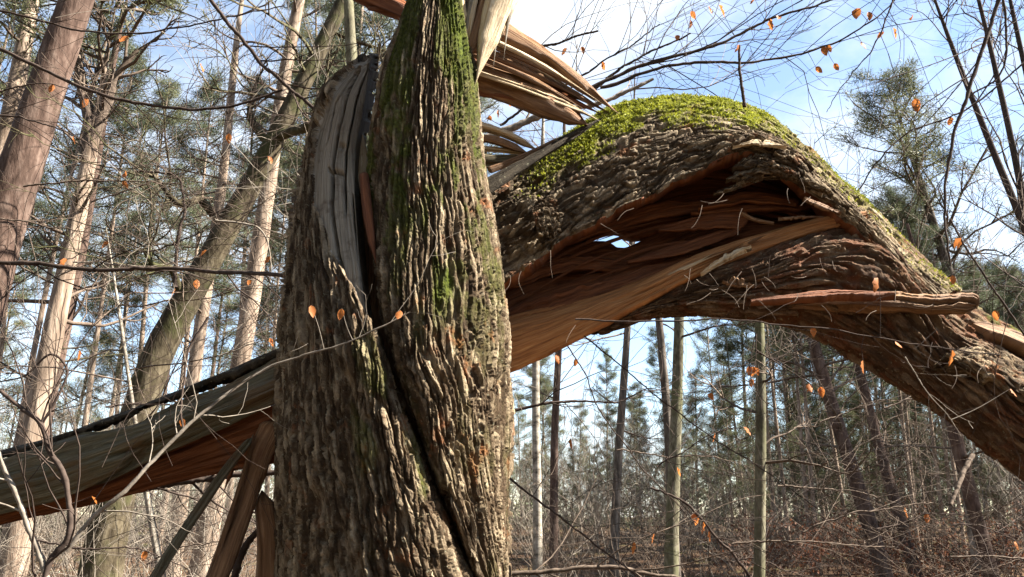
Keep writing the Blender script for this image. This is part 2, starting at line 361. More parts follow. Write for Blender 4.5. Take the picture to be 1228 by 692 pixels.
    a = sub(name, ~fb, M['bark']) if not fb[0].any() else None
    if a is None:
        cap = False; a = sub(name, ~fb, M['bark'])
    if fb.any(): sub('bare_wood', fb, M['grey_wood'])
    return a
left_rows_ = [(66, 439, 450), (75, 424, 450), (90, 406, 449), (110, 389, 447), (140, 378, 444), (180, 367, 438), (220, 358, 436), (260, 350, 440), (330, 342, 448), (400, 337, 461),
             (470, 334, 482), (560, 333, 514), (640, 332, 543), (692, 331, 561), (760, 328, 588), (830, 318, 612), (930, 300, 640), (1080, 262, 690), (1160, 235, 720)]
GAP = [(60, 1), (110, 2), (150, 3.5), (220, 2.5), (300, 4), (400, 10), (520, 9), (600, 8), (660, 6), (720, 3), (780, 0)]
left_rows = [(y, a, b-interp(GAP, y)*.7) for y, a, b in left_rows_]
def bare_left(PX, PY, U, Vv, E):
    b = interp([(60, 430), (75, 421), (90, 408), (110, 398), (150, 379), (200, 370), (240, 374), (300, 397), (350, 424), (390, 446), (420, 466), (470, 500), (700, 640)], PY)
    b = b+14*(fbm(U*22, Vv*5, 3, 77)-.5)
    return sstep(-3, 3, PX-b)*(E > -0.2)*(PY < 470)
def moss_left(PX, PY, U, Vv, fr, E):
    return 0.55*sstep(0.60, 0.72, fbm(U*13, Vv*4, 3, 21))*sstep(300, 500, PY)*(1-sstep(620, 720, PY))*sstep(.2, .8, fr)
lobe('trunk_half', left_rows, [(66, 440, 20), (110, 418, 36), (180, 405, 46), (260, 425, 80), (340, 455, 118), (420, 470, 137), (700, 470, 140), (760, 472, 148), (930, 470, 172), (1160, 476, 245)],
     [(66, 3.02), (200, 3.03), (400, 3.0), (1200, 3.0)], -1, bare_left, moss_left, 3)
right_rows_ = [(-60, 508, 536), (-30, 499, 545), (0, 489, 550), (30, 479, 557), (70, 464, 565), (130, 449, 571), (190, 439, 579), (240, 436, 590), (300, 444, 600), (370, 456, 606), (450, 477, 610),
              (520, 499, 610), (580, 520, 609), (640, 547, 608), (692, 567, 607), (730, 582, 606), (770, 592, 606)]
right_rows = [(y, a+interp(GAP, y)*.8*(y > 100), b) for y, a, b in right_rows_]
def moss_right(PX, PY, U, Vv, fr, E):
    n = fbm(U*11, Vv*4.5, 4, 31); top = 1-sstep(180, 470, PY)
    a = sstep(0.55-.09*top, 0.72-.10*top, n+.25*(fbm(U*60, Vv*30, 2, 33)-.5))*(0.2+0.7*top)
    streak = sstep(.5, .62, fbm(U*16, Vv*2.2, 3, 36))*np.exp(-((PX-interp([(0, 540), (60, 555), (130, 540), (260, 520), (330, 540), (420, 500)], PY))/22)**2)*(1-sstep(330, 440, PY))
    return np.clip(np.maximum(0.85*a, streak), 0, 1)*(E > -.3)
lobe('trunk_half', right_rows, [(-60, 522, 16), (0, 520, 33), (70, 514, 54), (130, 510, 64), (190, 508, 74), (260, 512, 92), (340, 500, 112), (440, 478, 134), (700, 470, 140), (780, 470, 142)],
     [(-60, 2.96), (200, 2.97), (400, 3.0), (1200, 3.0)], 1, None, moss_right, 11, nf=186, nb=26)
def core():
    py = np.linspace(205, 900, 60); ph = np.linspace(0, 2*pi, 40, endpoint=False)
    xl = interp([(205, 415), (300, 385), (420, 365), (900, 360)], py); xr = interp([(205, 452), (300, 520), (420, 585), (900, 590)], py)
    fr = interp([(205, .03), (300, .08), (420, .16), (620, .20), (900, .30)], py)
    PX = ((xl+xr)/2)[:, None]-((xr-xl)/2)[:, None]*np.cos(ph); D = 3.08-fr[:, None]*np.sin(ph)+.02*vn(np.cos(ph)*4+PX*.02, py[:, None]*.01)
    V = W(PX, py[:, None]+0*PX, D).reshape(-1, 3); nc = 40
    i = np.arange(59)[:, None]*nc; j = np.arange(nc); j2 = (j+1) % nc
    q = np.stack([i+j, i+j2, i+nc+j2, i+nc+j], -1).reshape(-1, 4)
    t = [[a, (a+1) % nc, len(V)] for a in range(nc)]
    mesh_obj('heartwood', np.vstack([V, V[:nc].mean(0)]), q, t, M['brown_wood'], TREE, TO, uv=np.vstack([np.stack([PX*.003, py[:, None]*.003+0*PX], -1).reshape(-1, 2), [[0, 0]]]))
core()

def evalrails(rails, nu, s):
    """rails -> surface; s: (nv, nu) position across rails 0..K-1"""
    R = np.stack([spl(r, nu) for r in rails])                 # K x nu x 3 in (px, py, d)
    K = len(rails); q = np.concatenate([2*R[:1]-R[1:2], R, 2*R[-1:]-R[-2:-1]])
    k = np.clip(np.floor(s).astype(int), 0, K-2); f = (s-k)[..., None]; ii = np.arange(s.shape[1])[None, :]
    a, b, c, d = q[k, ii], q[k+1, ii], q[k+2, ii], q[k+3, ii]
    G = 0.5*(2*b+(c-a)*f+(2*a-5*b+4*c-d)*f*f+(3*b-a-3*c+d)*f**3)
    return W(G[..., 0], G[..., 1], G[..., 2]), G
def slab(name, rails, nu, nv, thick, dfn, mat, seed=0, jag=(0, 0), jf=20, moss_fn=None, parent=None, back=6, taper=(0, 0), back_mat=None):
    """sheet lofted over rails that run along the grain, with real thickness; jag frays the first / last edge"""
    parent = parent or TREE
    K = len(rails); L0 = spl(rails[K//2], nu)
    u0 = np.linspace(0, 1, nu)
    e0 = jag[0]*fbm(u0*jf, u0*0+.5, 4, seed+50); e1 = (K-1)-jag[1]*fbm(u0*jf, u0*0+1.5, 4, seed+51)
    s = e0[None]+(e1-e0)[None]*np.linspace(0, 1, nv)[:, None]
    if taper[0] or taper[1]:
        w = np.ones(nu)
        if taper[0]: w *= np.clip(u0/taper[0], 0.04, 1)**.7
        if taper[1]: w *= np.clip((1-u0)/taper[1], 0.04, 1)**.7
        s = (K-1)/2+(s-(K-1)/2)*w
    P, G = evalrails(rails, nu, s)
    Nn = grid_n(P); C = np.array([0, 0, CAMH])
    if ((C-P)*Nn).sum(-1).mean() < 0: Nn = -Nn
    along = np.concatenate([[0], np.cumsum(np.linalg.norm(np.diff(P[nv//2], axis=0), axis=1))])
    ac = np.concatenate([[0], np.cumsum(np.linalg.norm(np.diff(P, axis=0), axis=2).mean(1))])
    A, B = np.meshgrid(along, ac)                            # A along grain, B across
    moss = np.zeros(A.shape) if moss_fn is None else moss_fn(G, A, B, s)
    bark_h.tone = np.full(A.shape, .5); h = dfn(A, B, moss, seed); tone = bark_h.tone
    F = P+Nn*h[..., None]
    kb = np.unique(np.linspace(nv-1, 0, back).astype(int))[::-1]
    thk = thick*(0.8+0.4*fbm(A*6, B*14, 2, seed+9))
    Bk = (P-Nn*thk[..., None]+Nn*(.012*(wood_h(B, A, seed+8)-.5))[..., None])[kb]
    allP = np.concatenate([F, Bk]); nr = len(allP)
    UV = np.concatenate([np.stack([B, A], -1), np.stack([B, A], -1)[kb]])
    Mo = np.concatenate([moss, np.zeros((len(kb), nu))])
    i = np.arange(nr)[:, None]*nu; j = np.arange(nu-1); i2 = np.roll(i, -1, 0)
    q = np.stack([i+j, i+j+1, i2+j+1, i2+j], -1).reshape(-1, 4)
    mi = np.zeros((nr, nu-1), int); mi[nv:nr] = 1; mi[nv-1] = 1; mi[-1] = 1
    V = allP.reshape(-1, 3); t = []
    for col in (0, nu-1):
        ids = np.arange(nr)*nu+col; V = np.vstack([V, V[ids].mean(0)]); c = len(V)-1
        t += [[ids[a], ids[(a+1) % nr], c] for a in range(nr)]
    uv = np.vstack([UV.reshape(-1, 2), [[0, 0], [0, 0]]]); mo = np.append(Mo.ravel(), [0, 0]); to = np.concatenate([tone.ravel(), np.full(len(kb)*nu+2, .5)])
    midx = np.concatenate([mi.ravel(), np.ones(len(t), int)]) if back_mat else None
    uv2 = uv if mat.name.endswith('bark') else uv[:, ::1]
    o = mesh_obj(name, V, q, np.array(t), mat, parent, origin_of(parent), {'moss': mo, 'tone': to}, uv2[:, [0, 1]], mats=[mat, back_mat] if back_mat else None, mat_idx=midx)
    return o, F, Nn, moss, G
def d_bark(amp=0.042, wu=.034, wv=.19, lump=.03):
    def f(A, B, m, s):
        h = bark_h(B, A, s, wu, wv); h = h*(1-.5*m)+m*(.36+.35*fbm(B*90, A*90, 3, 3))
        return amp*(h-.4)+lump*(fbm(B*6, A*3, 2, s+4)-.5)
    return f
def d_wood(amp=0.022, w=0.02, crack=0.6, lump=.03):
    return lambda A, B, m, s: amp*(wood_h(B, A, s, w, crack)-.5)+lump*(fbm(B*7, A*2.2, 2, s+4)-.5)

DOFF = 0.30
def R(pts, d):
    """rail: pts (px, py); depth constant or list"""
    dd = np.interp(np.linspace(0, 1, len(pts)), np.linspace(0, 1, len(d)), d) if hasattr(d, '__len__') else [d]*len(pts)
    return [(p[0], p[1], q+DOFF) for p, q in zip(pts, dd)]

def mid(a, b, f): return [((1-f)*x+f*p, (1-f)*y+f*q) for (x, y), (p, q) in zip(a, b)]
top_edge = [(582, 226), (640, 192), (700, 152), (740, 129), (800, 119), (860, 122), (910, 137), (950, 166), (1000, 212), (1050, 260), (1100, 310), (1150, 352)]
arch = [R([(x, y+45) for x, y in top_edge], 3.34), R(top_edge, [3.16, 3.16, 3.14]),
        R([(585, 272), (640, 243), (700, 208), (760, 176), (820, 158), (880, 156), (925, 170), (962, 200), (1000, 236), (1040, 268), (1085, 314), (1130, 356)], [2.92, 2.88, 2.9]),
        R([(590, 352), (625, 332), (665, 298), (720, 266), (780, 236), (835, 208), (880, 186), (920, 186), (955, 212), (990, 244), (1040, 292), (1100, 360)], [2.86, 2.84, 2.86])]
def moss_arch(G, A, B, s):
    n = fbm(B*12, A*9, 4, 61); n2 = fbm(B*45, A*38, 3, 62)
    m = (1-sstep(1.40, 1.95, s+1.2*(n-.5)))*sstep(.27, .40, .55*n+.45*n2)
    px = G[..., 0]
    m = m*sstep(610, 700, px)*(1-sstep(905, 960, px)*.75)
    edge = np.exp(-((s-1.12)/.16)**2)*sstep(940, 1000, px)*(1-sstep(1090, 1130, px))*sstep(.42, .5, n)
    return np.clip(np.maximum(m, edge), 0, 1)
archo, AF, AN, AM, AG = slab('bark_arch', arch, 660, 250, 0.075, d_bark(.036, .026, .15), M['bark_arch'], 5, (0, .10), 30, moss_arch, back_mat=M['red_wood'])
# moss tufts standing on the arch
def moss_tufts():
    rng = np.random.default_rng(5)
    w = AM.copy(); w[:, 0] = 0
    idx = rng.choice(w.size, 30000, p=(w/w.sum()).ravel())
    p = AF.reshape(-1, 3)[idx]+rng.normal(0, .003, (len(idx), 3)); n = AN.reshape(-1, 3)[idx]
    d = n*.6+np.array([0, 0, .5])+rng.normal(0, .45, n.shape); d /= np.linalg.norm(d, axis=1, keepdims=True)
    s = np.cross(d, rng.normal(0, 1, n.shape)); s /= np.linalg.norm(s, axis=1, keepdims=True)
    ln = rng.uniform(.003, .010, (len(idx), 1)); wd = rng.uniform(.0015, .004, (len(idx), 1))
    b = MB(); b.tri(np.stack([p-s*wd-n*.004, p+s*wd-n*.004, p+d*ln], 1)); b.tri(np.stack([p-s*wd*.5+d*ln*.3, p+d*ln*.55+s*wd*2.6, p+d*ln*.8], 1))
    tag(b.build('moss', M['moss'], TREE), kind='stuff')
moss_tufts()

# hollow: torn heartwood sheets behind the opening
slab('torn_heartwood', [R([(560, 225), (640, 205), (760, 170), (860, 160), (960, 215), (1030, 262)], 3.28),
                        R([(560, 290), (640, 262), (720, 236), (830, 205), (930, 225), (1030, 268)], 3.22),
                        R([(560, 352), (650, 303), (722, 279), (742, 277), (766, 284), (850, 262), (940, 262), (1030, 275)], 3.18)], 200, 70, .05, d_wood(.05, .03, .5, .05), M['red_wood'], 21)
slab('torn_heartwood', [R([(560, 330), (650, 297), (722, 287), (742, 296), (766, 292), (850, 250), (940, 250), (1030, 270)], [3.2, 3.24, 3.2]),
                        R([(560, 395), (650, 350), (740, 325), (850, 290), (940, 275), (1030, 280)], 3.12),
                        R([(560, 450), (650, 415), (740, 365), (850, 320), (940, 295), (1030, 290)], 3.02)], 200, 80, .05, d_wood(.05, .03, .5, .05), M['red_wood'], 22)
slab('torn_heartwood', [R([(668, 288), (730, 262), (800, 240), (880, 238), (940, 255)], 3.10), R([(672, 300), (730, 280), (800, 262), (880, 256), (940, 262)], 3.08)], 120, 24, .03, d_wood(.03, .02, .5, .03), M['red_wood'], 23, (.2, .3), 12, taper=(.3, .25))
slab('torn_heartwood', [R([(600, 330), (660, 306), (700, 304), (760, 312), (830, 310)], 3.12), R([(600, 352), (660, 330), (700, 322), (760, 322), (830, 312)], 3.06)], 120, 24, .03, d_wood(.03, .02, .5, .03), M['red_wood'], 24, (.2, .4), 9, taper=(.1, .4))
slab('torn_heartwood', [R([(790, 268), (850, 256), (900, 250)], 3.02), R([(790, 284), (850, 276), (896, 276)], 3.0)], 70, 20, .02, d_wood(.02, .02, .5, .02), M['red_wood'], 25, (.2, .3), 9, taper=(.4, .05))
slab('torn_heartwood', [R([(600, 372), (680, 345), (760, 322), (830, 300)], 3.06), R([(600, 402), (680, 372), (760, 345), (830, 318)], 3.0)], 110, 30, .03, d_wood(.03, .02, .5, .03), M['red_wood'], 26, (.4, .1), 12, taper=(0, .3))
rp = random.Random(17)
for k in range(7):                                       # broken plates hanging in the hollow
    x0 = rp.uniform(640, 860); l = rp.uniform(70, 150); x1 = x0+l; f = rp.random()
    if x0 < 775: f = rp.uniform(.7, 1)
    def hy(x): return float(interp([(600, 338), (700, 272), (800, 232), (880, 206), (1000, 240)], x))*(1-f)+float(interp([(600, 375), (700, 350), (800, 318), (900, 284), (1000, 262)], x))*f
    a = [(x0+l*q, hy(x0+l*q)-rp.uniform(2, 8)) for q in (0, .5, 1)]; b = [(x+rp.uniform(-6, 6), y+rp.uniform(9, 20)) for x, y in a]; dz = rp.uniform(2.96, 3.10)
    slab('torn_heartwood', [R(a, dz+.03), R(mid(a, b, .5), dz), R(b, dz-.02)], 70, 22, .02, d_wood(.02, .014, .6, .03), M['red_wood'], 300+k, (.5, .6), 8, taper=(.35, .03))
# tongue of bare orange wood along the lower lip
up = [(592, 378), (650, 366), (700, 353), (760, 336), (810, 317), (850, 301), (900, 282), (950, 267), (1000, 257), (1038, 256)]
lo = [(594, 452), (650, 428), (700, 402), (760, 368), (800, 347), (840, 328), (900, 304), (960, 282), (1000, 270), (1042, 262)]
slab('torn_wood_tongue', [R(up, [3.04, 3.0, 2.98]), R([((a+c)/2, (b+d)/2-5) for (a, b), (c, d) in zip(up, lo)], [2.92, 2.86, 2.9]), R(lo, [2.90, 2.84, 2.88])], 300, 60, .05, d_wood(.020, .018, .5, .03), M['orange_wood'], 31, (.25, .1), 16)
# lower limb that turns over and runs down to the right
rA = [(700, 386), (722, 384), (780, 356), (840, 326), (900, 302), (980, 268), (1040, 256), (1092, 298), (1135, 345), (1180, 376), (1228, 402), (1320, 462), (1480, 590)]
rM = [(700, 388), (728, 390), (790, 364), (850, 346), (920, 330), (990, 312), (1050, 320), (1095, 360), (1135, 405), (1180, 440), (1228, 478), (1300, 535), (1450, 660)]
rB = [(702, 390), (726, 394), (765, 380), (815, 374), (880, 381), (945, 386), (1005, 415), (1080, 463), (1130, 500), (1180, 537), (1228, 573), (1290, 620), (1420, 725)]
limb = [R(mid(rA, rM, .35), [3.2, 3.25, 3.38, 3.38]), R(rA, [3.06, 2.98, 3.12, 3.12]), R(mid(rA, rM, .45), [3.0, 2.84, 2.92, 2.90]), R(rM, [3.0, 2.80, 2.84, 2.82]), R(mid(rM, rB, .6), [3.0, 2.84, 2.90, 2.88]), R(rB, [3.05, 3.0, 3.08, 3.08]), R(mid(rB, rM, .4), [3.10, 3.2, 3.36, 3.36])]
def moss_limb(G, A, B, s):
    return sstep(.55, .68, fbm(B*14, A*9, 3, 71))*np.exp(-((s-1.15)/.35)**2)*sstep(1040, 1100, G[..., 0])*.8
slab('lower_limb', limb, 580, 220, .05, d_bark(.040, .030, .22, .035), M['bark_red'], 41, moss_fn=moss_limb, taper=(.14, 0))
# shelf of split wood lying across the bend, and the slab further down
slab('split_plank', [R([(905, 360), (960, 353), (1040, 349), (1110, 350), (1176, 346)], [3.0, 2.88, 2.82, 2.80]), R([(905, 364), (960, 359), (1040, 357), (1110, 358), (1178, 356)], [2.97, 2.84, 2.76, 2.73]),
                     R([(905, 367), (960, 366), (1040, 368), (1110, 373), (1167, 376)], [2.97, 2.84, 2.75, 2.74]), R([(905, 370), (960, 373), (1040, 377), (1110, 380), (1160, 381)], [3.0, 2.90, 2.86, 2.84])], 220, 40, .05, d_wood(.036, .012, 1.0, .05), M['brown_wood'], 51, (.7, .8), 16, taper=(.35, .04))
slab('split_plank', [R([(900, 357), (990, 347), (1075, 348)], 2.72), R([(900, 362), (990, 356), (1075, 354)], 2.68)], 120, 14, .03, d_wood(.015, .01, .6, .01), M['red_wood'], 52, (.2, .4), 16, taper=(.4, .4))
slab('split_plank', [R([(1168, 384), (1195, 390), (1228, 402), (1330, 454)], 2.96), R([(1166, 390), (1195, 399), (1228, 412), (1330, 465)], 2.88)], 120, 18, .06, d_wood(.02, .012, .7, .02), M['brown_wood'], 53, (.2, .3), 12, taper=(.1, 0))
slab('bark_ridge', [R([(1136, 400), (1180, 408), (1228, 428), (1330, 490)], 2.90), R([(1132, 428), (1180, 440), (1228, 468), (1330, 530)], 2.76), R([(1140, 448), (1180, 462), (1228, 492), (1330, 552)], 2.82)], 130, 60, .08, d_bark(.026, .026, .09, .03), M['bark'], 54, (.3, .4), 12, taper=(.2, 0))
# torn bark flaps above the hollow
rngf = random.Random(4)
chips = [([(880, 168), (905, 161), (930, 165), (946, 172)], [(878, 182), (900, 180), (925, 181), (942, 177)], 2.80, 'cream_wood'),
         ([(962, 238), (985, 246), (1010, 256)], [(964, 241), (982, 250), (1006, 258)], 2.79, 'brown_wood'),
         ([(886, 252), (905, 262), (930, 267)], [(892, 260), (908, 267), (926, 269)], 2.90, 'brown_wood'),
         ([(930, 262), (960, 258), (990, 258)], [(936, 265), (960, 263), (986, 260)], 2.86, 'brown_wood'),
         ([(838, 322), (865, 306), (900, 290)], [(842, 334), (868, 318), (902, 300)], 2.82, 'cream_wood'),
         ([(868, 330), (880, 334), (906, 336)], [(870, 334), (884, 340), (904, 340)], 2.78, 'brown_wood')]
for k, (a, b, d, m) in enumerate(chips):
    slab('wood_chip', [R(a, d+.03), R(mid(a, b, .5), d-.01), R(b, d)], 80, 24, .006 if k in (1, 2, 3) else .02, d_wood(.02, .010, .6, .05), M[m], 80+k, (1.1, 1.2), 13, taper=(.5, .5))
low = [(838, 243), (880, 224), (930, 213), (980, 234), (1022, 262)]; high = [(856, 186), (900, 166), (945, 180), (990, 220), (1036, 262)]
for k in range(13):                                      # ragged layers of torn bark over the hollow
    f = k/12; c = spl([(*p, 0) for p in mid(low, high, f)], 40); u0 = rngf.uniform(0, .45); u1 = min(1, u0+rngf.uniform(.35, .6)); c = c[int(u0*39):int(u1*39)+1:4]
    w = rngf.uniform(5, 9); up_ = [(p[0]+rngf.uniform(-2, 2), p[1]-w+rngf.uniform(-3, 3)) for p in c]; dn = [(p[0], p[1]+w+rngf.uniform(-3, 3)) for p in c]; dz = 2.815+.03*f+rngf.uniform(-.03, .02)
    slab('bark_flap', [R(up_, dz+.035), R(mid(up_, dn, .45), dz), R(dn, dz+rngf.uniform(-.02, .02))], 110, 30, .02, d_bark(.022, .02, .07, .03), M['bark'], 95+k, (.9, 1.1), 13, taper=(.25, .3))
fl = ([(636, 246), (652, 238), (668, 238)], [(652, 304), (662, 298), (674, 288)])
slab('bark_flap', [R(fl[0], 2.83), R(mid(*fl, .5), 2.79), R(fl[1], 2.81)], 60, 60, .02, d_bark(.024, .022, .1, .02), M['bark'], 120, (.1, .8), 7)

# splinters: long split pieces
def splinter(name, pts, widths, thick, mat, seed=0, parent=None, nu=64, rough=.008, tips=(.02, .25)):
    pts = np.asarray(pts, float); C = spl(pts, nu); w = np.interp(np.linspace(0, 1, nu), np.linspace(0, 1, len(widths)), widths)
    t = np.gradient(C[:, :2], axis=0); t /= np.linalg.norm(t, axis=1, keepdims=True)+1e-9; n = np.stack([-t[:, 1], t[:, 0]], 1)
    u = np.linspace(0, 1, nu); tp = np.clip(u/max(tips[0], 1e-3), .06, 1)*np.clip((1-u)/max(tips[1], 1e-3), .05, 1)
    k = 20; ph = np.linspace(0, 2*pi, k, endpoint=False)
    cc = np.sign(np.cos(ph))*np.abs(np.cos(ph))**.55; ss = np.sign(np.sin(ph))*np.abs(np.sin(ph))**.55
    along = np.concatenate([[0], np.cumsum(np.linalg.norm(np.diff(W(C[:, 0], C[:, 1], C[:, 2]), axis=0), axis=1))])
    A, B = np.meshgrid(along, np.cumsum(np.abs(np.diff(cc, append=cc[0]))*.03+.004))
    rr = 1+(wood_h(B, A, seed, .010, .9)-.5)*.6+.14*(fbm(B*0+3, A*9, 3, seed+2)-.5)
    wob = (fbm(A*5, B*0+.5, 2, seed+3)-.5)*.12
    px = C[:, 0]+n[:, 0]*(w*tp/2)*(cc[:, None]*rr+wob); py = C[:, 1]+n[:, 1]*(w*tp/2)*(cc[:, None]*rr+wob)
    d = C[:, 2]+thick/2*tp**.5*ss[:, None]*rr
    V = W(px, py, d).reshape(-1, 3)
    i = np.arange(k)[:, None]*nu; i2 = np.roll(i, -1, 0); j = np.arange(nu-1)
    q = np.stack([i+j, i+j+1, i2+j+1, i2+j], -1).reshape(-1, 4); tr = []
    for c in (0, nu-1):
        ids = np.arange(k)*nu+c; V = np.vstack([V, V[ids].mean(0)]); tr += [[ids[a], ids[(a+1) % k], len(V)-1] for a in range(k)]
    uv = np.vstack([np.stack([B, A], -1).reshape(-1, 2), [[0, 0], [0, 0]]])
    p = parent or TREE
    return mesh_obj(name, V, q, np.array(tr), M[mat], p, origin_of(p), {'moss': np.zeros(len(V)), 'tone': np.full(len(V), .5)}, uv)
S = splinter
S('splinter', [(555, 12, 3.25), (600, 38, 3.24), (650, 66, 3.22), (700, 104, 3.18), (742, 136, 3.12)], [30, 28, 20, 16, 10], .10, 'brown_wood', 1)
S('splinter', [(555, 55, 3.22), (620, 78, 3.2), (680, 108, 3.17), (735, 138, 3.12)], [16, 13, 10, 6], .05, 'brown_wood', 2)
S('splinter', [(550, 84, 3.16), (600, 102, 3.14), (650, 122, 3.12), (705, 150, 3.08)], [34, 36, 34, 18], .10, 'brown_wood', 3, tips=(.02, .12))
S('splinter', [(560, 70, 3.2), (630, 94, 3.18), (690, 122, 3.14), (728, 140, 3.1)], [11, 10, 9, 5], .04, 'red_wood', 4)
S('splinter', [(565, 85, 3.11), (625, 105, 3.09), (680, 126, 3.07), (722, 146, 3.05)], [7, 7, 8, 4], .03, 'cream_wood', 5)
S('splinter', [(560, 36, 3.24), (610, 62, 3.22), (660, 92, 3.18), (720, 135, 3.12)], [7, 8, 6, 4], .03, 'cream_wood', 6)
S('splinter', [(425, -14, 3.3), (460, 2, 3.28), (510, 26, 3.25), (560, 50, 3.22)], [26, 26, 22, 22], .10, 'red_wood', 7)
S('splinter', [(440, 10, 3.26), (475, 14, 3.26), (520, 34, 3.25)], [5, 8, 8], .04, 'red_wood', 8)
S('splinter', [(612, -30, 2.99), (598, 6, 2.98), (584, 50, 2.95), (569, 104, 2.9)], [40, 36, 26, 10], .10, 'cream_wood', 9, tips=(.02, .4))
S('splinter', [(590, -30, 3.0), (580, 5, 3.0), (568, 45, 2.97), (562, 80, 2.93)], [13, 14, 12, 6], .08, 'brown_wood', 10)
S('splinter', [(575, -30, 3.03), (568, 5, 3.03), (560, 48, 3.02)], [26, 26, 16], .06, 'grey_wood', 11)
S('splinter', [(545, -30, 3.0), (549, 0, 3.0), (556, 36, 2.97)], [18, 20, 14], .09, 'cream_wood', 12)
S('splinter', [(572, 150, 3.12), (605, 160, 3.13), (648, 182, 3.15)], [12, 11, 6], .05, 'cream_wood', 13)
S('splinter', [(570, 164, 3.1), (600, 170, 3.11), (634, 184, 3.12)], [9, 10, 8], .05, 'brown_wood', 14)
S('splinter', [(570, 178, 3.12), (600, 180, 3.13), (640, 186, 3.14)], [7, 6, 5], .04, 'cream_wood', 15)
S('splinter', [(570, 192, 3.08), (600, 194, 3.1), (636, 190, 3.12)], [18, 18, 12], .06, 'green_wood', 16)
S('bark_strip', [(575, 230, 3.0), (620, 202, 3.03), (670, 172, 3.07), (728, 138, 3.12)], [20, 14, 10, 6], .06, 'dark_bark', 17, tips=(.02, .2))
S('bark_strip', [(580, 222, 3.05), (630, 194, 3.07), (700, 152, 3.12)], [7, 7, 4], .04, 'brown_wood', 118)
S('bark_strip', [(585, 205, 3.07), (640, 184, 3.1), (690, 158, 3.14)], [9, 10, 8], .04, 'brown_wood', 18)
S('splinter', [(432, 160, 3.05), (436, 190, 3.04), (432, 232, 3.0)], [7, 12, 9], .05, 'cream_wood', 19)
S('splinter', [(436, 206, 2.86), (441, 250, 2.78), (452, 320, 2.70)], [10, 13, 8], .04, 'red_wood', 20)
rs = random.Random(31)
for k in range(9):
    f = k/8; y0 = 30+78*f+rs.uniform(-5, 5); y1 = 128+22*f+rs.uniform(-4, 4); x1 = 738-32*f+rs.uniform(-12, 8); dz = 3.20-.10*f+rs.uniform(-.04, .03)
    S('splinter', [(566, y0, dz), ((566+x1)/2, (y0+y1)/2-6+rs.uniform(-4, 3), dz-.02), (x1, y1, dz-.06)], [rs.uniform(3, 9), rs.uniform(4, 8), 2], .025, rs.choice(['cream_wood', 'brown_wood', 'brown_wood', 'red_wood']), 130+k, tips=(.02, .5), nu=60)
for k in range(7):                                    # frayed points where the top tore off
    x = rs.uniform(556, 612); S('splinter', [(x+8, -25, 2.98), (x-2, 25, 2.96), (x-rs.uniform(6, 16), rs.uniform(70, 108), 2.93)], [7, 6, 3], .03, rs.choice(['cream_wood', 'cream_wood', 'grey_wood']), 150+k, tips=(.02, .6), nu=50)
for k in range(7):
    f = rs.random()*.35+.62*(k % 2); x0 = rs.uniform(600, 720); x1 = rs.uniform(800, 960); ya = 330+55*f-.42*(x0-600); yb = 250+52*f-.08*(x1-800); dz = 3.36+.08*(1-f)-.03*rs.random()
    S('splinter', [(x0, ya, dz), ((x0+x1)/2, (ya+yb)/2-14, dz-.01), (x1, yb, dz-.03)], [rs.uniform(2, 4), rs.uniform(3, 6), 2], .012, 'red_wood', 170+k, tips=(.3, .45), nu=60)
for k in range(8):                                   # frayed lip of the tongue
    x0 = rs.uniform(760, 900); y0 = float(interp([(760, 345), (850, 306), (900, 288), (1000, 260)], x0)); l = rs.uniform(30, 90)
    S('splinter', [(x0, y0+4, 3.18), (x0+l*.5, y0+2-l*.20, 3.15), (x0+l, y0-l*.38+rs.uniform(-4, 6), 3.12)], [rs.uniform(3, 7), rs.uniform(3, 6), 2], .02, rs.choice(['orange_wood', 'cream_wood', 'brown_wood']), 190+k, tips=(.2, .6), nu=50)
# torn heartwood sliver standing in the crack
S('splinter', [(474, 415, 2.86), (496, 490, 2.84), (528, 575, 2.84), (552, 640, 2.86)], [5, 6, 5, 4], .05, 'red_wood', 29, tips=(.2, .3))

# ------------------------------------------------------------------ broken limb leaning down to the left
DOFF = 0.0
def log_left():
    top = [(360, 420), (250, 466), (150, 506), (60, 537), (0, 553), (-150, 598), (-420, 690), (-800, 830)]
    fm = [(360, 450), (250, 496), (150, 538), (60, 570), (0, 587), (-150, 634), (-420, 726), (-800, 866)]
    bo = [(360, 474), (260, 520), (180, 557), (100, 592), (0, 619), (-150, 666), (-420, 756), (-800, 896)]
    bt = [(360, 548), (280, 564), (194, 584), (90, 607), (0, 629), (-150, 676), (-420, 770), (-800, 910)]
    d = [0, .05, .12, .3]
    def dd(b): return [b+x for x in d]
    slab('limb_face', [R([(x, y+28) for x, y in top], dd(3.2)), R(top, dd(3.06)), R(mid(top, fm, .5), dd(2.94)), R(fm, dd(2.9)), R(bo, dd(2.93))], 330, 80, .05, d_wood(.040, .022, 1.2, .07), M['green_wood'], 61, (0, .15), 18)
    slab('torn_underside', [R(mid(fm, bo, .8), dd(2.965)), R(mid(bo, bt, .35), dd(3.0)), R(bt, dd(3.08)), R(mid(bt, bo, .4), dd(3.2))], 300, 60, .05, d_wood(.045, .025, .8, .03), M['red_wood'], 62, (0, 0), 20)
    slab('bark_crust', [R([(x, y-3) for x, y in top[:6]], dd(3.12)), R([(x, y-6) for x, y in top[:6]], dd(3.05)), R([(x-2, y+5) for x, y in top[:6]], dd(2.99))], 380, 26, .02, d_bark(.03, .03, .09, .03), M['dark_bark'], 63, (.1, 1.3), 16)
log_left()
S('splinter', [(330, 505, 3.0), (312, 545, 3.0), (290, 610, 2.97), (262, 690, 2.9), (240, 760, 2.85), (215, 850, 2.8)], [30, 26, 27, 28, 28, 20], .06, 'brown_wood', 21)
S('splinter', [(304, 520, 2.97), (292, 570, 2.95), (272, 630, 2.92), (250, 700, 2.88), (222, 800, 2.8)], [5, 6, 7, 8, 6], .03, 'brown_wood', 22)
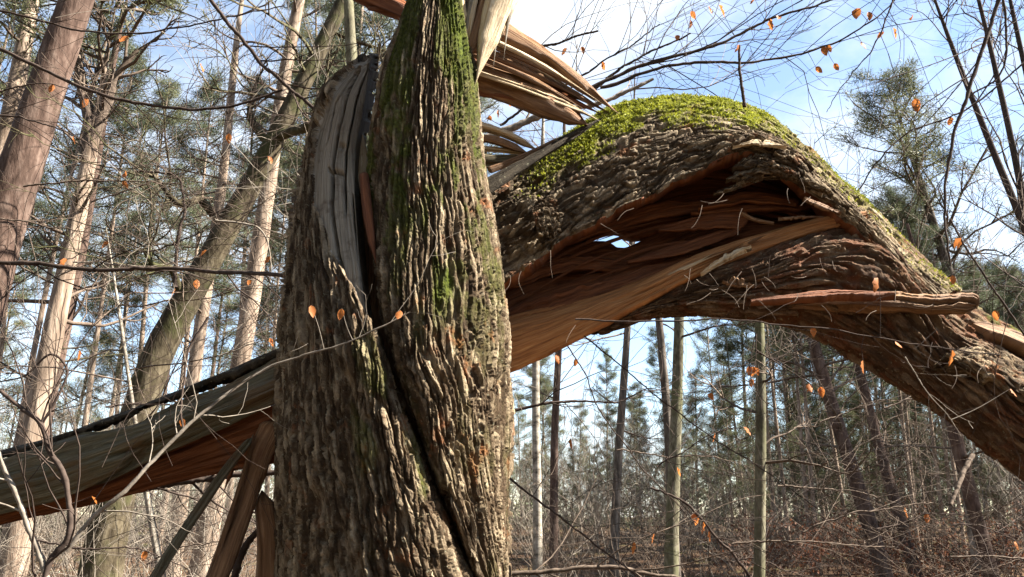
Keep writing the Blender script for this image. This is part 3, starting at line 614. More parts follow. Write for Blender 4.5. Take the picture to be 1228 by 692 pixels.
S('splinter', [(302, 525, 2.93), (270, 565, 2.9), (232, 620, 2.86), (188, 688, 2.8), (120, 800, 2.7)], [9, 11, 12, 13, 9], .05, 'green_wood', 23)
S('splinter', [(314, 588, 3.05), (322, 640, 3.05), (322, 700, 3.05), (318, 800, 3.05), (312, 1100, 3.05)], [22, 34, 38, 44, 56], .12, 'brown_wood', 24, tips=(.03, .01))
S('splinter', [(300, 525, 3.1), (285, 548, 3.1), (268, 590, 3.1)], [6, 6, 4], .03, 'red_wood', 25)
# small hanging roots and torn fibres
def fibres():
    rng = random.Random(8); b = MB()
    spots = [(rng.uniform(820, 1180), None) for _ in range(24)]+[(x, y) for x, y in ((868, 232), (872, 240), (842, 246), (660, 300), (612, 330), (625, 325), (720, 268), (760, 250), (890, 250), (945, 226), (960, 214), (972, 236), (690, 390), (820, 330), (835, 335), (828, 322))]
    for x, y in spots:
        if y is None: y = interp([(820, 365), (1000, 330), (1100, 380), (1180, 450)], x)+rng.uniform(-32, 34)
        d = 2.97 if x > 800 else 3.08; l = rng.uniform(10, 34); a = rng.uniform(.2, 2.9); c = rng.uniform(-1.2, 1.2)
        pts = []
        for k in range(6):
            pts.append((x, y, d-.01*k)); x += cos(a)*l/5; y += sin(a)*l/5; a += c/5+rng.uniform(-.2, .2)
        P = spl([tuple(W(*p)) for p in pts], 10); b.tube(P, np.linspace(.0015, .0006, 10), 4)
    tag(b.build('torn_fibres', M['twig_mid'], TREE), kind='stuff')
fibres()

# ------------------------------------------------------------------ background trees
def wander(p0, d0, length, n, rng, curl=.15, up=0.0):
    p = np.array(p0, float); d = np.array(d0, float); d /= np.linalg.norm(d); pts = [p.copy()]; st = length/n
    for _ in range(n):
        d = d+rng.normal(0, curl, 3)+np.array([0, 0, up]); d /= np.linalg.norm(d); p = p+d*st; pts.append(p.copy())
    return np.array(pts), d
def perp(d, rng):
    a = np.cross(d, rng.normal(0, 1, 3)); return a/(np.linalg.norm(a)+1e-9)
def branch(b, p, d, length, r, lev, rng, nchild=5, up=.03, curl=.14, kmin=3, spread=.9, rmin=.0):
    n = 7 if lev else 4
    pts, _ = wander(p, d, length, n, rng, curl, up)
    b.tube(pts, np.maximum(np.linspace(r, r*.3, n+1), rmin), 5 if r > .03 else kmin)
    if lev <= 0: return
    for _ in range(nchild):
        f = rng.uniform(.2, 1); k = int(f*n*.999); q = pts[k]+(pts[k+1]-pts[k])*(f*n-k)
        dd = (pts[k+1]-pts[k]); dd /= np.linalg.norm(dd)
        branch(b, q, dd+spread*perp(dd, rng), length*rng.uniform(.35, .65)*(1.1-.4*f), r*rng.uniform(.38, .55), lev-1, rng, max(3, nchild-1), up, curl, kmin, spread, rmin)
def needles(b, centres, rng, per=34, rad=.28, ln=.17, wd=.010):
    c = np.repeat(centres, per, 0); m = len(c)
    o = rng.normal(0, 1, (m, 3)); o /= np.linalg.norm(o, axis=1, keepdims=True); o[:, 2] *= .75
    p = c+o*rad*rng.uniform(.1, 1, (m, 1)); d = o+rng.normal(0, .5, (m, 3))+[0, 0, .25]; d /= np.linalg.norm(d, axis=1, keepdims=True)
    s = np.cross(d, rng.normal(0, 1, (m, 3))); s /= np.linalg.norm(s, axis=1, keepdims=True)
    L_ = ln*rng.uniform(.7, 1.3, (m, 1))
    b.tri(np.stack([p-s*wd, p+s*wd, p+d*L_], 1))
def pine_crown(rng, h0, h1, blen, nb=42, per=34, rad=.28, lean=(0, 0), wd=.010, sub=4, dense=1.0):
    """branches + needles around a stem from height h0 to h1 at x=y=0 (local)"""
    br = MB(); nd = MB(); cen = []
    for k in range(nb):
        f = (k+rng.uniform(0, 1))/nb; z = h0+(h1-h0)*f
        ln = blen*(1-.72*f**1.5)*rng.uniform(.55, 1.1)*(0.65+.35*min(1, f*4)); a = rng.uniform(0, 2*pi)
        d = np.array([cos(a), sin(a), rng.uniform(-.05, .35)+.45*f])
        pts, _ = wander((lean[0]*f, lean[1]*f, z), d, ln, 7, rng, .17, .03)
        r = .012+.012*ln; br.tube(pts, np.linspace(r, r*.3, 8), 4)
        cen += [pts[q]+rng.normal(0, .10, 3) for q in (5, 6, 7) if rng.random() < .9*dense]
        for _ in range(sub):
            q = rng.integers(2, 7); dd = pts[q+1 if q < 7 else q]-pts[q-1]; dd /= np.linalg.norm(dd)+1e-9
            sp, _ = wander(pts[q], dd+.9*perp(dd, rng)*[1, 1, .5]+[0, 0, .15], ln*rng.uniform(.2, .45), 4, rng, .2, .04)
            br.tube(sp, np.linspace(r*.5, r*.2, 5), 3)
            for w in (2, 3, 4):
                if rng.random() < .85*dense: cen.append(sp[w]+rng.normal(0, .08, 3))
    needles(nd, np.array(cen), rng, per, rad, .17, wd)
    return br, nd
PROTO = {}
def pine_proto(key, seed, H, h0, blen, nb, r, mat='pine_bark', nm='needles', stubs=14, **kw):
    rng = np.random.default_rng(seed); root = empty('pine_tree', (0, 0, 0))
    n = 24; z = np.linspace(-.2, H, n+1); sway = np.stack([.35*np.sin(z*.13+seed)*z/H, .3*np.cos(z*.17+seed)*z/H-.3*z/H*cos(seed), z], 1)
    sway[:, :2] -= sway[:1, :2]
    t = MB(); t.tube(sway, r*(1-.8*z/H)*(1+.4*np.exp(-np.maximum(z, 0)/.4)), 12, .12, seed)
    t.build('trunk', M[mat], root, origin=(0, 0, 0))
    br, nd = pine_crown(rng, h0, H, blen, nb, **kw)
    for k in range(stubs):
        zz = rng.uniform(.18*H, h0); a = rng.uniform(0, 2*pi)
        branch(br, (np.interp(zz, z, sway[:, 0]), np.interp(zz, z, sway[:, 1]), zz), (cos(a), sin(a), rng.uniform(-.25, .3)), rng.uniform(.5, 2.0), .016, 1, rng, 4, .0, .2)
    br.tube(np.stack([0*z, 0*z, z], 1), r*(1-.8*z/H)*.5, 5)
    # carry the crown along with the swaying stem
    for mb in (br, nd):
        for v in mb.v:
            v[:, 0] += np.interp(v[:, 2], z, sway[:, 0]); v[:, 1] += np.interp(v[:, 2], z, sway[:, 1])
    c = nd.build('crown', M[nm], root, origin=(0, 0, 0), smooth=False); br.build('branches', M['twig_mid'], root, origin=(0, 0, 0))
    PROTO[key] = root; root['unused'] = 1; return root
def bare_proto(key, seed, H, r, mat, lev=3, nb=16, lean=0, twig='twig_mid', first=.3, blen=.28, up=.06, nchild=5):
    rng = np.random.default_rng(seed); root = empty('bare_tree', (0, 0, 0))
    n = 22; z = np.linspace(-.2, H, n+1); p = np.stack([lean*(z/H)**1.4+.012*H*np.sin(z*.45+seed), .012*H*np.cos(z*.37+seed*2), z], 1); p[:, :2] -= p[:1, :2]
    t = MB(); t.tube(p, r*(1-.86*z/H)*(1+.35*np.exp(-np.maximum(z, 0)/.3)), 10, .08, seed); t.build('trunk', M[mat], root, origin=(0, 0, 0))
    b = MB()
    for k in range(nb):
        f = first+(1-first)*(k+rng.uniform(0, 1))/nb; zz = f*H; a = rng.uniform(0, 2*pi); i = int(min(f*n, n-1))
        d = np.array([cos(a), sin(a), rng.uniform(.35, 1.0)])
        branch(b, (np.interp(zz, z, p[:, 0]), np.interp(zz, z, p[:, 1]), zz), d, H*blen*(1.15-.75*f)*rng.uniform(.6, 1.2), r*(1-.86*f)*.5+.004, lev-1, rng, nchild, up, .12)
    b.build('crown', M[twig], root, origin=(0, 0, 0)); PROTO[key] = root; root['unused'] = 1; return root
def shrub_proto(key, seed, H, stems, leaf=None, nleaf=0, twig='twig_mid', name='bare_shrub', r=.012, lev=2):
    rng = np.random.default_rng(seed); root = empty(name, (0, 0, 0)); b = MB(); tips = []
    for k in range(stems):
        a = rng.uniform(0, 2*pi); p = np.array([rng.normal(0, .25), rng.normal(0, .25), -.05])
        branch(b, p, (cos(a)*.6, sin(a)*.6, 1), H*rng.uniform(.6, 1.1), r, lev, rng, 6, .02, .2)
    b.build('stems', M[twig], root, origin=(0, 0, 0))
    if leaf:
        v = np.concatenate(b.v); v = v[v[:, 2] > .15*H]; c = v[rng.choice(len(v), nleaf)]+rng.normal(0, .04, (nleaf, 3))
        d = rng.normal(0, 1, (nleaf, 3)); d[:, 2] -= .5; d /= np.linalg.norm(d, axis=1, keepdims=True); s = np.cross(d, rng.normal(0, 1, (nleaf, 3))); s /= np.linalg.norm(s, axis=1, keepdims=True)
        l = rng.uniform(.05, .10, (nleaf, 1)); l2 = MB(); n_ = np.cross(d, s)
        l2.quad(np.stack([c, c+d*l*.5+s*l*.33+n_*l*.12, c+d*l, c+d*l*.5-s*l*.33+n_*l*.12], 1)); l2.build('leaves', M[leaf], root, origin=(0, 0, 0), smooth=False)
    PROTO[key] = root; root['unused'] = 1; return root
pine_proto('pineA', 1, 22, 12.5, 3.2, 56, .15, per=30, sub=5)
pine_proto('pineB', 2, 19, 9.5, 2.8, 54, .12, per=30, nm='needles_blue', sub=5)
pine_proto('pineC', 3, 24, 14, 3.4, 56, .16, per=30, nm='needles_blue', mat='pine_bark_red', sub=5)
pine_proto('pineD', 4, 13, 3.0, 2.3, 60, .12, per=26, stubs=4, sub=4)
bare_proto('bareA', 11, 14, .085, 'grey_trunk', 3, 20, .5)
bare_proto('bareB', 12, 16, .11, 'olive_trunk', 3, 18, -.8, first=.38)
bare_proto('bareC', 13, 12, .06, 'pale_trunk', 3, 18, .3, first=.4, blen=.2)
bare_proto('bareD', 14, 10, .055, 'grey_trunk', 4, 16, -.4, first=.15, blen=.3, nchild=5)
bare_proto('bareE', 15, 13, .12, 'twig_dark', 4, 14, .6, first=.12, blen=.5, up=.10, twig='twig_dark', nchild=5)
shrub_proto('shrubA', 21, 2.6, 8, twig='twig_mid'); shrub_proto('shrubB', 22, 3.4, 7, twig='twig_pale', lev=3); 
shrub_proto('beechA', 23, 1.7, 9, 'leaf_brown', 700, name='beech_bush'); shrub_proto('beechB', 24, 2.6, 6, 'leaf_brown', 420, name='beech_bush')

LOOK = dict(pineA='yellow-green', pineB='bluish', pineC='red-stemmed', bareA='grey-stemmed', bareC='pale-stemmed', bareD='many-branched', shrubA='brown', shrubB='pale', beechA='rounded', beechB='sparse')
GR = 'pines of the wood below the arched limb'
def put(key, px, d, label, cat, group=None, scale=1.0, rz=0.0, tilt=0.0, tilty=0.0, sink=.05):
    src = PROTO[key]
    if group == GR and px < 1320: scale = min(scale, (1.6+d*(.40 if px < 1120 else .30))/dict(pineA=22, pineB=19, pineC=24)[key])
    if 'unused' in src: del src['unused']; o = src
    else: o = copy_tree(src)
    x = (px-614)/FPX*d/cos(PITCH); o.location = (x, d, gz(x, d)-sink); o.scale = (scale,)*3
    o.rotation_euler = (tilty, tilt, rz)
    if group and key in LOOK: label = LOOK[key]+' '+label; group = LOOK[key]+' '+group
    tag(o, label, cat, group)
    if not group and 'group' in o: del o['group']
    return o
def lined_tree(name, label, lowp, highp, d, wlow, whigh, mat, H, extra=None, crown=None, d2=None, twigs=0, seed=0, bend=None, cat='tree', twigmat='twig_mid', tw_z=(1.5, None), group=None, tlen=(.6, 2.2), steep=0):
    """a tree whose stem passes two photo points at distance d; widths in photo px"""
    d2 = d2 or d
    a = W(*lowp, d); b_ = W(*highp, d2); dirv = (b_-a)/(b_[2]-a[2])
    base_z = gz(a[0]+dirv[0]*(0-a[2]), a[1]+dirv[1]*(0-a[2]))-.08
    n = 40; z = np.linspace(base_z, H, n+1); pts = a[None]+dirv[None]*(z-a[2])[:, None]
    if bend: pts[:, 0] += np.interp(z, [q[0] for q in bend], [q[1] for q in bend])
    rng = np.random.default_rng(seed+100)
    pts[:, 0] += .05*np.sin(z*.6+seed)*np.clip((z-base_z)/3, 0, 1); 
    r1 = wlow/FPX*d/2; r2 = whigh/FPX*d2/2; slope = (r2-r1)/(b_[2]-a[2])
    r = np.clip(r1+slope*(z-a[2]), .015, r1*1.6)*(1+.35*np.exp(-(z-base_z)/.35))*np.clip((H-z)/(.22*H), .12, 1)**.6
    root = empty(name, pts[0]); t = MB(); t.tube(pts, r, 20, .10, seed); t.build('trunk', M[mat], root)
    def bough(mb): mb.build('branch', M[mat if mat.startswith('mossy') else twigmat], root)
    hi = tw_z[1] or H
    for k in range(twigs):
        zz = rng.uniform(tw_z[0], hi); aa = rng.uniform(0, 2*pi); p = [np.interp(zz, z, pts[:, c]) for c in range(3)]
        ob = MB(); branch(ob, p, (cos(aa), sin(aa), steep+rng.uniform(-.1, .6)), rng.uniform(*tlen), np.interp(zz, z, r)*.22+.006, 2, rng, 5, .03, .16); bough(ob)
    for e in (extra or []):
        ob = MB(); P = spl([tuple(W(*q[:3])) for q in e['p']], 24); ob.tube(P, np.linspace(e['r'][0], e['r'][1], 24), 8, .08, 3)
        for k in range(e.get('n', 4)):
            i = rng.integers(6, 23); dd = P[i]-P[i-1]; dd /= np.linalg.norm(dd); branch(ob, P[i], dd+.8*perp(dd, rng), rng.uniform(.5, 1.6), e['r'][1]*.8, 2, rng, 4, .03, .2)
        bough(ob)
    if crown:
        br, nd = pine_crown(rng, 0, crown[1]-crown[0], crown[2], crown[3], per=28, sub=5); br.tube(np.array([[0, 0, q] for q in np.linspace(0, crown[1]-crown[0], 8)]), np.full(8, .012), 4)
        for mb in (br, nd):
            for v in mb.v:
                zz = v[:, 2]+crown[0]; v[:, 0] += np.interp(zz, z, pts[:, 0]); v[:, 1] += np.interp(zz, z, pts[:, 1]); v[:, 2] = zz
        nd.build('crown', M['needles'], root, smooth=False); br.build('boughs', M['twig_mid'], root)
    return tag(root, label, cat, group)

# --- left of the split trunk
lined_tree('pine_tree', 'thick plum-brown pine trunk leaning beside a thinner pink pine', (2, 285), (95, 0), 8.5, 54, 42, 'pine_bark_red', 16, seed=1)
lined_tree('pine_tree', 'slender pinkish pine trunk behind the thick plum-brown pine trunk', (-2, 200), (30, 30), 13, 24, 20, 'pine_bark', 19, seed=2, twigs=8, tw_z=(7, 14))
lined_tree('pine_tree', 'sunlit pink pine trunk that forks under its needle crown', (48, 500), (104, 190), 12, 27, 18, 'pine_bark', 9.3, seed=3, twigs=10, tw_z=(3, 8),
           extra=[dict(p=[(104, 195, 12), (108, 150, 12), (100, 110, 12), (93, 72, 12), (88, 40, 12.2)], r=(.13, .05), n=7), dict(p=[(104, 190, 12), (118, 150, 12), (132, 112, 12), (142, 88, 12), (165, 60, 12)], r=(.11, .04), n=7)],
           crown=(8.6, 12.5, 2.6, 30))
lined_tree('mossy_tree', 'dark mossy tree trunk leaning strongly towards the split trunk', (165, 470), (340, 140), 9, 38, 25, 'mossy_trunk', 10.5, seed=4,
           bend=[(0, 1.0), (1.6, .45), (3.4, 0), (6, 0), (8, -.05), (12, .2)], twigs=6, tw_z=(6, 10),
           extra=[dict(p=[(215, 350, 8.9), (205, 322, 8.7), (185, 318, 8.5), (172, 300, 8.4)], r=(.05, .02), n=5), dict(p=[(262, 265, 9), (240, 240, 8.8), (215, 245, 8.6), (180, 205, 8.5)], r=(.06, .02), n=6),
                  dict(p=[(330, 165, 9), (350, 158, 8.8), (372, 150, 8.6), (400, 120, 8.5)], r=(.07, .04), n=4), dict(p=[(320, 170, 9), (305, 150, 9), (300, 130, 9), (310, 90, 9)], r=(.06, .02), n=5)])
lined_tree('pine_tree', 'pink pine trunk rising just behind the leaning mossy trunk', (286, 430), (345, 90), 14, 23, 17, 'pine_bark', 17, seed=5, twigs=8, tw_z=(5, 13), crown=(12.5, 17, 2.6, 30))
lined_tree('bare_tree', 'smooth greenish stem standing right behind the grey broken tip', (424, 110), (421, 0), 7, 16, 14, 'olive_trunk', 11, seed=6, twigs=5, tw_z=(5, 9))
lined_tree('pine_tree', 'straight pink pine trunk between mossy trunk and split trunk', (236, 440), (250, 330), 20, 16, 14, 'pine_bark', 19, seed=8, twigs=10, tw_z=(4, 12))
lined_tree('bare_tree', 'thin greenish stem rising behind the forked pink pine', (35, 520), (66, 380), 15, 13, 11, 'mossy_trunk', 13, seed=9, twigs=12, tw_z=(4, 12))
lined_tree('pine_tree', 'shaded brown pine trunk below the broken limb near the mossy trunk', (18, 680), (34, 600), 16, 24, 22, 'pine_bark_red', 17, seed=10, twigs=6, tw_z=(5, 12))
lined_tree('bare_tree', 'pale thin crooked stem seen under the broken left limb', (196, 692), (178, 590), 7, 9, 7, 'pale_trunk', 4.2, seed=11, twigs=8, tw_z=(1.6, 4))
GP = 'pines of the wood behind the broken left limb'; LP = 'tall pine with loose grey-green crown in wood behind broken left limb'
rg = random.Random(3)
for px, d, k, s in [(-70, 24, 'pineA', .95), (25, 30, 'pineB', 1.0), (75, 42, 'pineC', .95), (130, 27, 'pineB', .92), (185, 36, 'pineA', 1.0), (225, 24, 'pineB', .8), (262, 46, 'pineC', 1.0), (300, 31, 'pineA', .86),
                    (342, 40, 'pineB', 1.1), (380, 28, 'pineA', .95), (428, 38, 'pineC', .9), (470, 50, 'pineB', 1.1), (-20, 50, 'pineA', 1.1), (150, 55, 'pineA', 1.15), (210, 62, 'pineC', 1.1), (320, 60, 'pineB', 1.2), (-160, 34, 'pineC', .9), (50, 19, 'pineB', .82)]:
    put(k, px, d, LP, 'tree', GP, s*rg.uniform(.94, 1.06), rg.uniform(0, 6.28), rg.uniform(-.04, .04), rg.uniform(-.03, .03))
for px, d, s in [(165, 30, .95), (112, 38, 1.0), (268, 34, .85), (20, 40, 1.0), (318, 44, 1.0)]:
    put('pineD', px, d, 'young full conifer standing between the pine trunks on the pink pine side', 'tree', 'young conifers behind the broken left limb', s, rg.uniform(0, 6.28))
for px, d, k, s in [(-40, 13, 'bareD', .9), (90, 17, 'bareA', .8), (150, 14, 'bareD', .75), (205, 19, 'bareC', .9), (255, 15, 'bareD', .85), (305, 18, 'bareA', .8), (120, 24, 'bareC', 1.0), (10, 22, 'bareA', .9), (232, 26, 'bareD', 1.1), (330, 24, 'bareC', 1.0), (60, 28, 'bareD', 1.2), (280, 22, 'bareD', 1.0)]:
    put(k, px, d, 'thin leafless tree with fine twigs in wood behind broken left limb', 'tree', 'leafless thin trees behind the broken left limb', s, rg.uniform(0, 6.28), rg.uniform(-.06, .06))
for px, d, k, s in [(-20, 9, 'shrubB', 1.0), (60, 11, 'shrubA', 1.1), (130, 9.5, 'shrubB', .8), (190, 10, 'shrubA', 1.0), (250, 9, 'shrubB', .75), (300, 8, 'shrubB', .7), (95, 14, 'shrubB', 1.1), (215, 14, 'shrubB', 1.1), (290, 13, 'shrubB', 1.1), (20, 14, 'shrubA', 1.2), (160, 17, 'shrubB', 1.3), (330, 17, 'shrubA', 1.2)]:
    put(k, px, d, 'tangled leafless shrub of thin sunlit twigs below the broken left limb', 'shrub', 'leafless shrubs under the broken left limb', s, rg.uniform(0, 6.28))

# --- right of the split trunk
lined_tree('birch_tree', 'thin pale birch stem standing closest to the split trunk', (644, 680), (646, 440), 14, 11, 9, 'pale_trunk', 10, seed=21, twigs=14, tw_z=(4, 9))
lined_tree('pine_tree', 'thin reddish stem next to the pale birch stem', (664, 680), (670, 430), 17, 10, 8, 'pine_bark_red', 12, seed=22, twigs=14, tw_z=(4, 11))
lined_tree('bare_tree', 'grey slightly leaning stem midway between birch and olive double stem', (737, 680), (750, 395), 15, 11, 8, 'grey_trunk', 11, seed=23, twigs=18, tw_z=(3, 10))
lined_tree('bare_tree', 'smooth olive-grey stem, straighter one of the close pair', (806, 685), (810, 385), 11, 16, 12, 'olive_trunk', 7.3, seed=24, twigs=12, tw_z=(4, 7))
lined_tree('bare_tree', 'dark twiggy stem leaning against the smooth olive-grey stem', (806, 640), (788, 385), 11.6, 12, 9, 'grey_trunk', 7.6, seed=25, twigs=16, tw_z=(4, 7.4))
lined_tree('bare_tree', 'knobbly green-brown young stem with few dry leaves below the arch', (907, 690), (908, 385), 6.5, 13, 11, 'olive_trunk', 4.8, seed=26, twigs=9, tw_z=(2, 4.4), tlen=(.3, .8))
lined_tree('pine_tree', 'leaning bare pine trunk below the arch, thicker of two parallel', (1048, 650), (975, 400), 16, 18, 13, 'pine_bark_red', 9.0, seed=27, twigs=14, tw_z=(2.5, 8.5))
lined_tree('pine_tree', 'leaning bare pine trunk below the arch, slimmer of two parallel', (1085, 640), (1028, 430), 19, 13, 10, 'pine_bark_red', 10.0, seed=28, twigs=12, tw_z=(2.5, 9.5))
lined_tree('pine_tree', 'pinkish bare pine trunk emerging under the descending limb', (1190, 690), (1150, 530), 13, 16, 15, 'pine_bark_red', 6.5, seed=29, twigs=8, tw_z=(2, 6))
lined_tree('pine_tree', 'slanted pine trunk crossing another below the descending limb', (1172, 680), (1155, 560), 18, 10, 8, 'pine_bark', 8.0, seed=30, twigs=6, tw_z=(2, 7))
lined_tree('pine_tree', 'tall pine with airy crown rising above the descending limb', (1146, 345), (1100, 210), 24, 12, 8, 'grey_trunk', 15.6, seed=31, crown=(8.0, 15.8, 3.9, 60), twigs=10, tw_z=(4, 9))
for px, d, s, rz, tl in [(1262, 10.5, .85, 1.0, -.16), (1290, 12.5, .95, 3.0, -.20), (1236, 16, 1.0, 4.3, -.07)]:
    put('bareE', px, d, 'dark leafless tree with many upswept branches beside the descending limb', 'tree', 'dark upswept trees beyond the descending limb', s, rz, tl)
for lo_, hi_, d_, sd_ in [((1246, 330), (1170, 0), 9.0, 35), ((1262, 260), (1214, 0), 10.5, 36), ((1238, 300), (1128, 10), 11.5, 37)]:
    lined_tree('bare_tree', 'dark leafless tree with steep upswept boughs beyond the broken limb end', lo_, hi_, d_, 10, 5, 'twig_dark', 11.5, seed=sd_, twigs=16, tw_z=(3.5, 10.5), twigmat='twig_dark', group='dark steep trees beyond the broken limb end', tlen=(.9, 2.6), steep=1.3)
GR = 'pines of the wood below the arched limb'; LR = 'dense dark green pine in the wood seen below the arched limb'
for px, d, k, s in [(905, 30, 'pineB', .85), (880, 44, 'pineB', 1.0), (945, 38, 'pineA', .85), (985, 30, 'pineB', .84), (1020, 44, 'pineC', .92), (1060, 34, 'pineB', .92), (1100, 28, 'pineB', .78), (1140, 40, 'pineA', .9), (1180, 30, 'pineB', .86),
                    (1225, 38, 'pineA', .9), (1265, 30, 'pineC', .8), (1010, 58, 'pineA', 1.0), (1120, 56, 'pineB', 1.1), (1200, 56, 'pineC', 1.0), (850, 60, 'pineB', .9), (790, 66, 'pineB', .85), (720, 70, 'pineB', .8), (655, 62, 'pineB', .75), (640, 48, 'pineB', .7), (1330, 44, 'pineA', 1.0)]:
    put(k, px, d, LR, 'tree', GR, s*rg.uniform(.95, 1.05), rg.uniform(0, 6.28), rg.uniform(-.08, .03), rg.uniform(-.03, .03))
for px, d, s in [(930, 34, .85), (975, 42, .9), (1035, 38, .9), (1075, 48, 1.0), (1150, 36, .9), (1210, 44, 1.0), (868, 50, .8), (820, 60, .85), (755, 58, .7), (690, 52, .6), (625, 56, .7), (1105, 62, 1.1)]:
    put('pineD', px, d, 'low bushy conifer between trunks in the wood below the arched limb', 'tree', 'low conifers below the arched limb', s, rg.uniform(0, 6.28))
for px, d, k, s in [(625, 18, 'bareA', .7), (655, 24, 'bareC', .85), (690, 20, 'bareA', .75), (702, 27, 'bareD', .95), (722, 18, 'bareD', .72), (716, 30, 'bareA', 1.0), (760, 22, 'bareA', .8), (772, 17, 'bareC', .72), (830, 21, 'bareD', .8), (850, 27, 'bareA', .8), (780, 28, 'bareA', .9), (735, 34, 'bareC', 1.1), (680, 36, 'bareC', 1.1), (640, 32, 'bareD', 1.0)]:
    put(k, px, d, 'thin leafless tree with upright stem near the olive double stem below the arch', 'tree', 'leafless thin trees between split trunk and olive stems', s, rg.uniform(0, 6.28), rg.uniform(-.05, .05))
for px, d, k, s in [(880, 19, 'bareD', .7), (925, 24, 'bareA', .7), (950, 18, 'bareA', .62), (985, 22, 'bareA', .7), (1000, 17, 'bareD', .62), (1065, 21, 'bareA', .75), (1100, 17, 'bareA', .6), (1120, 24, 'bareD', .85), (1160, 20, 'bareA', .75), (1205, 17, 'bareD', .7), (1235, 22, 'bareA', .8)]:
    put(k, px, d, 'thin shaded leafless tree among the dark pines below the descending limb', 'tree', 'leafless thin trees among the dark pines', s, rg.uniform(0, 6.28), rg.uniform(-.08, .05))
for k, (px, d, key, s) in enumerate([(880, 19, 'beechA', 1.0), (915, 22, 'beechA', 1.1), (950, 18, 'beechB', .8), (975, 24, 'beechA', 1.2), (1010, 20, 'beechA', 1.0), (1040, 17, 'beechA', .9), (1075, 23, 'beechB', .9), (1090, 18, 'beechA', .9), (1130, 21, 'beechA', 1.1), (1165, 18, 'beechA', 1.0), (1200, 24, 'beechB', 1.0), (1225, 19, 'beechA', 1.0), (850, 26, 'beechB', .8), (1060, 28, 'beechB', 1.1), (905, 14, 'beechB', .6), (1255, 20, 'beechB', .9), (1000, 14.5, 'beechB', .55), (1110, 14, 'beechB', .6)]):
    put(key, px, d, 'low bush holding dry red-brown leaves under the descending limb', 'bush', 'red-brown leafy bushes under the descending limb', s, rg.uniform(0, 6.28))
for px, d, k, s in [(630, 12, 'shrubA', .7), (680, 15, 'shrubA', .9), (720, 13, 'shrubA', .8), (765, 16, 'shrubB', .8), (840, 14, 'shrubA', .85), (870, 18, 'shrubB', .9), (700, 20, 'shrubB', 1.1), (800, 20, 'shrubA', 1.2)]:
    put(k, px, d, 'leafless shrub of thin twigs on the forest floor near the birch stem', 'shrub', 'leafless shrubs between split trunk and olive stems', s, rg.uniform(0, 6.28))

ru = random.Random(9)
for k in range(30):                                    # the wood straight behind the split trunk
    px = 350+250*((k*0.618) % 1); d = ru.uniform(15, 48); key = ['pineA', 'shrubB', 'bareD', 'pineB', 'shrubA', 'bareA'][k % 6]
    what = 'pine' if 'pine' in key else 'thicket' if 'shrub' in key else 'leafless tree'
    put(key, px, d, what+' in the wood straight behind the split trunk', 'thicket' if what == 'thicket' else 'tree', what+'s straight behind the split trunk', ru.uniform(.8, 1.1), ru.uniform(0, 6.28))
for k in range(64):
    px = 600+650*((k*0.618) % 1); d = ru.uniform(19, 44)
    if px > 850 and k % 2:
        put('pineD', px, d+8, 'low bushy conifer between trunks in the wood below the arched limb', 'tree', 'low conifers below the arched limb', ru.uniform(.35, .6), ru.uniform(0, 6.28)); continue
    put(ru.choice(['shrubA', 'shrubA', 'shrubB']), px, d, 'dense leafless thicket among trunks on the floor below the arch', 'thicket', 'thickets in the wood below the arch', ru.uniform(1.0, 1.7)*(.7+d/60), ru.uniform(0, 6.28))
for k in range(24):
    px = 640+600*((k*0.618+.3) % 1); d = ru.uniform(30, 60)
    put('pineD', px, d, 'low bushy conifer between trunks in the wood below the arched limb', 'tree', 'low conifers below the arched limb', ru.uniform(.45, .8)*(.6+d/90)*(1.0 if px > 860 else .8), ru.uniform(0, 6.28))
for k in range(12):
    px = 600+330*((k*0.618+.15) % 1); d = ru.uniform(26, 55)
    put('pineD', px, d, 'low bushy conifer between trunks in the wood below the arched limb', 'tree', 'low conifers below the arched limb', ru.uniform(.28, .5)*(.6+d/80), ru.uniform(0, 6.28))
for k in range(40):
    px = 605+345*((k*0.618+.4) % 1); d = ru.uniform(18, 40)
    put(['bareC', 'bareD', 'bareC', 'bareA'][k % 4], px, d, 'thin leafless tree with upright stem near the olive double stem below the arch', 'tree', 'leafless thin trees between split trunk and olive stems', ru.uniform(.6, .95), ru.uniform(0, 6.28), ru.uniform(-.05, .05))
for k in range(22):
    px = -60+380*((k*0.618+.1) % 1); d = ru.uniform(18, 42)
    put(ru.choice(['shrubA', 'shrubB', 'shrubB']), px, d, 'dense leafless thicket on the floor behind the broken left limb', 'thicket', 'thickets behind the broken left limb', ru.uniform(1.0, 1.6)*(.7+d/60), ru.uniform(0, 6.28))
for k in range(30):
    px = 900+340*((k*0.618+.2) % 1); d = ru.uniform(22, 50)
    put(ru.choice(['pineB', 'pineB', 'pineA']), px, d, LR, 'tree', GR, ru.uniform(.5, .85), ru.uniform(0, 6.28), ru.uniform(-.08, .04))
for k in range(34):                                    # the wood goes on around the clearing
    a = radians(122+178*k/33+ru.uniform(-3, 3)); r = ru.uniform(5, 16)
    o = put(['pineD', 'pineA', 'pineD', 'pineB', 'pineC'][k % 5], 614, 30, 'pine on the open side facing the cracked front of the split trunk', 'tree', 'pines facing the cracked front of the split trunk', ru.uniform(.8, 1.0), ru.uniform(0, 6.28))
    o.location = (r*sin(a), r*cos(a), gz(r*sin(a), r*cos(a))-.05)
for k in range(26):
    d = ru.uniform(13, 46); x = d*.66+ru.uniform(2, 20)
    o = put(['pineA', 'pineB', 'pineC', 'pineD'][k % 4], 614, 30, 'pine standing past the far end of the descending limb', 'tree', 'pines past the end of the descending limb', ru.uniform(.8, 1.05), ru.uniform(0, 6.28))
    o.location = (x, d, gz(x, d)-.05)
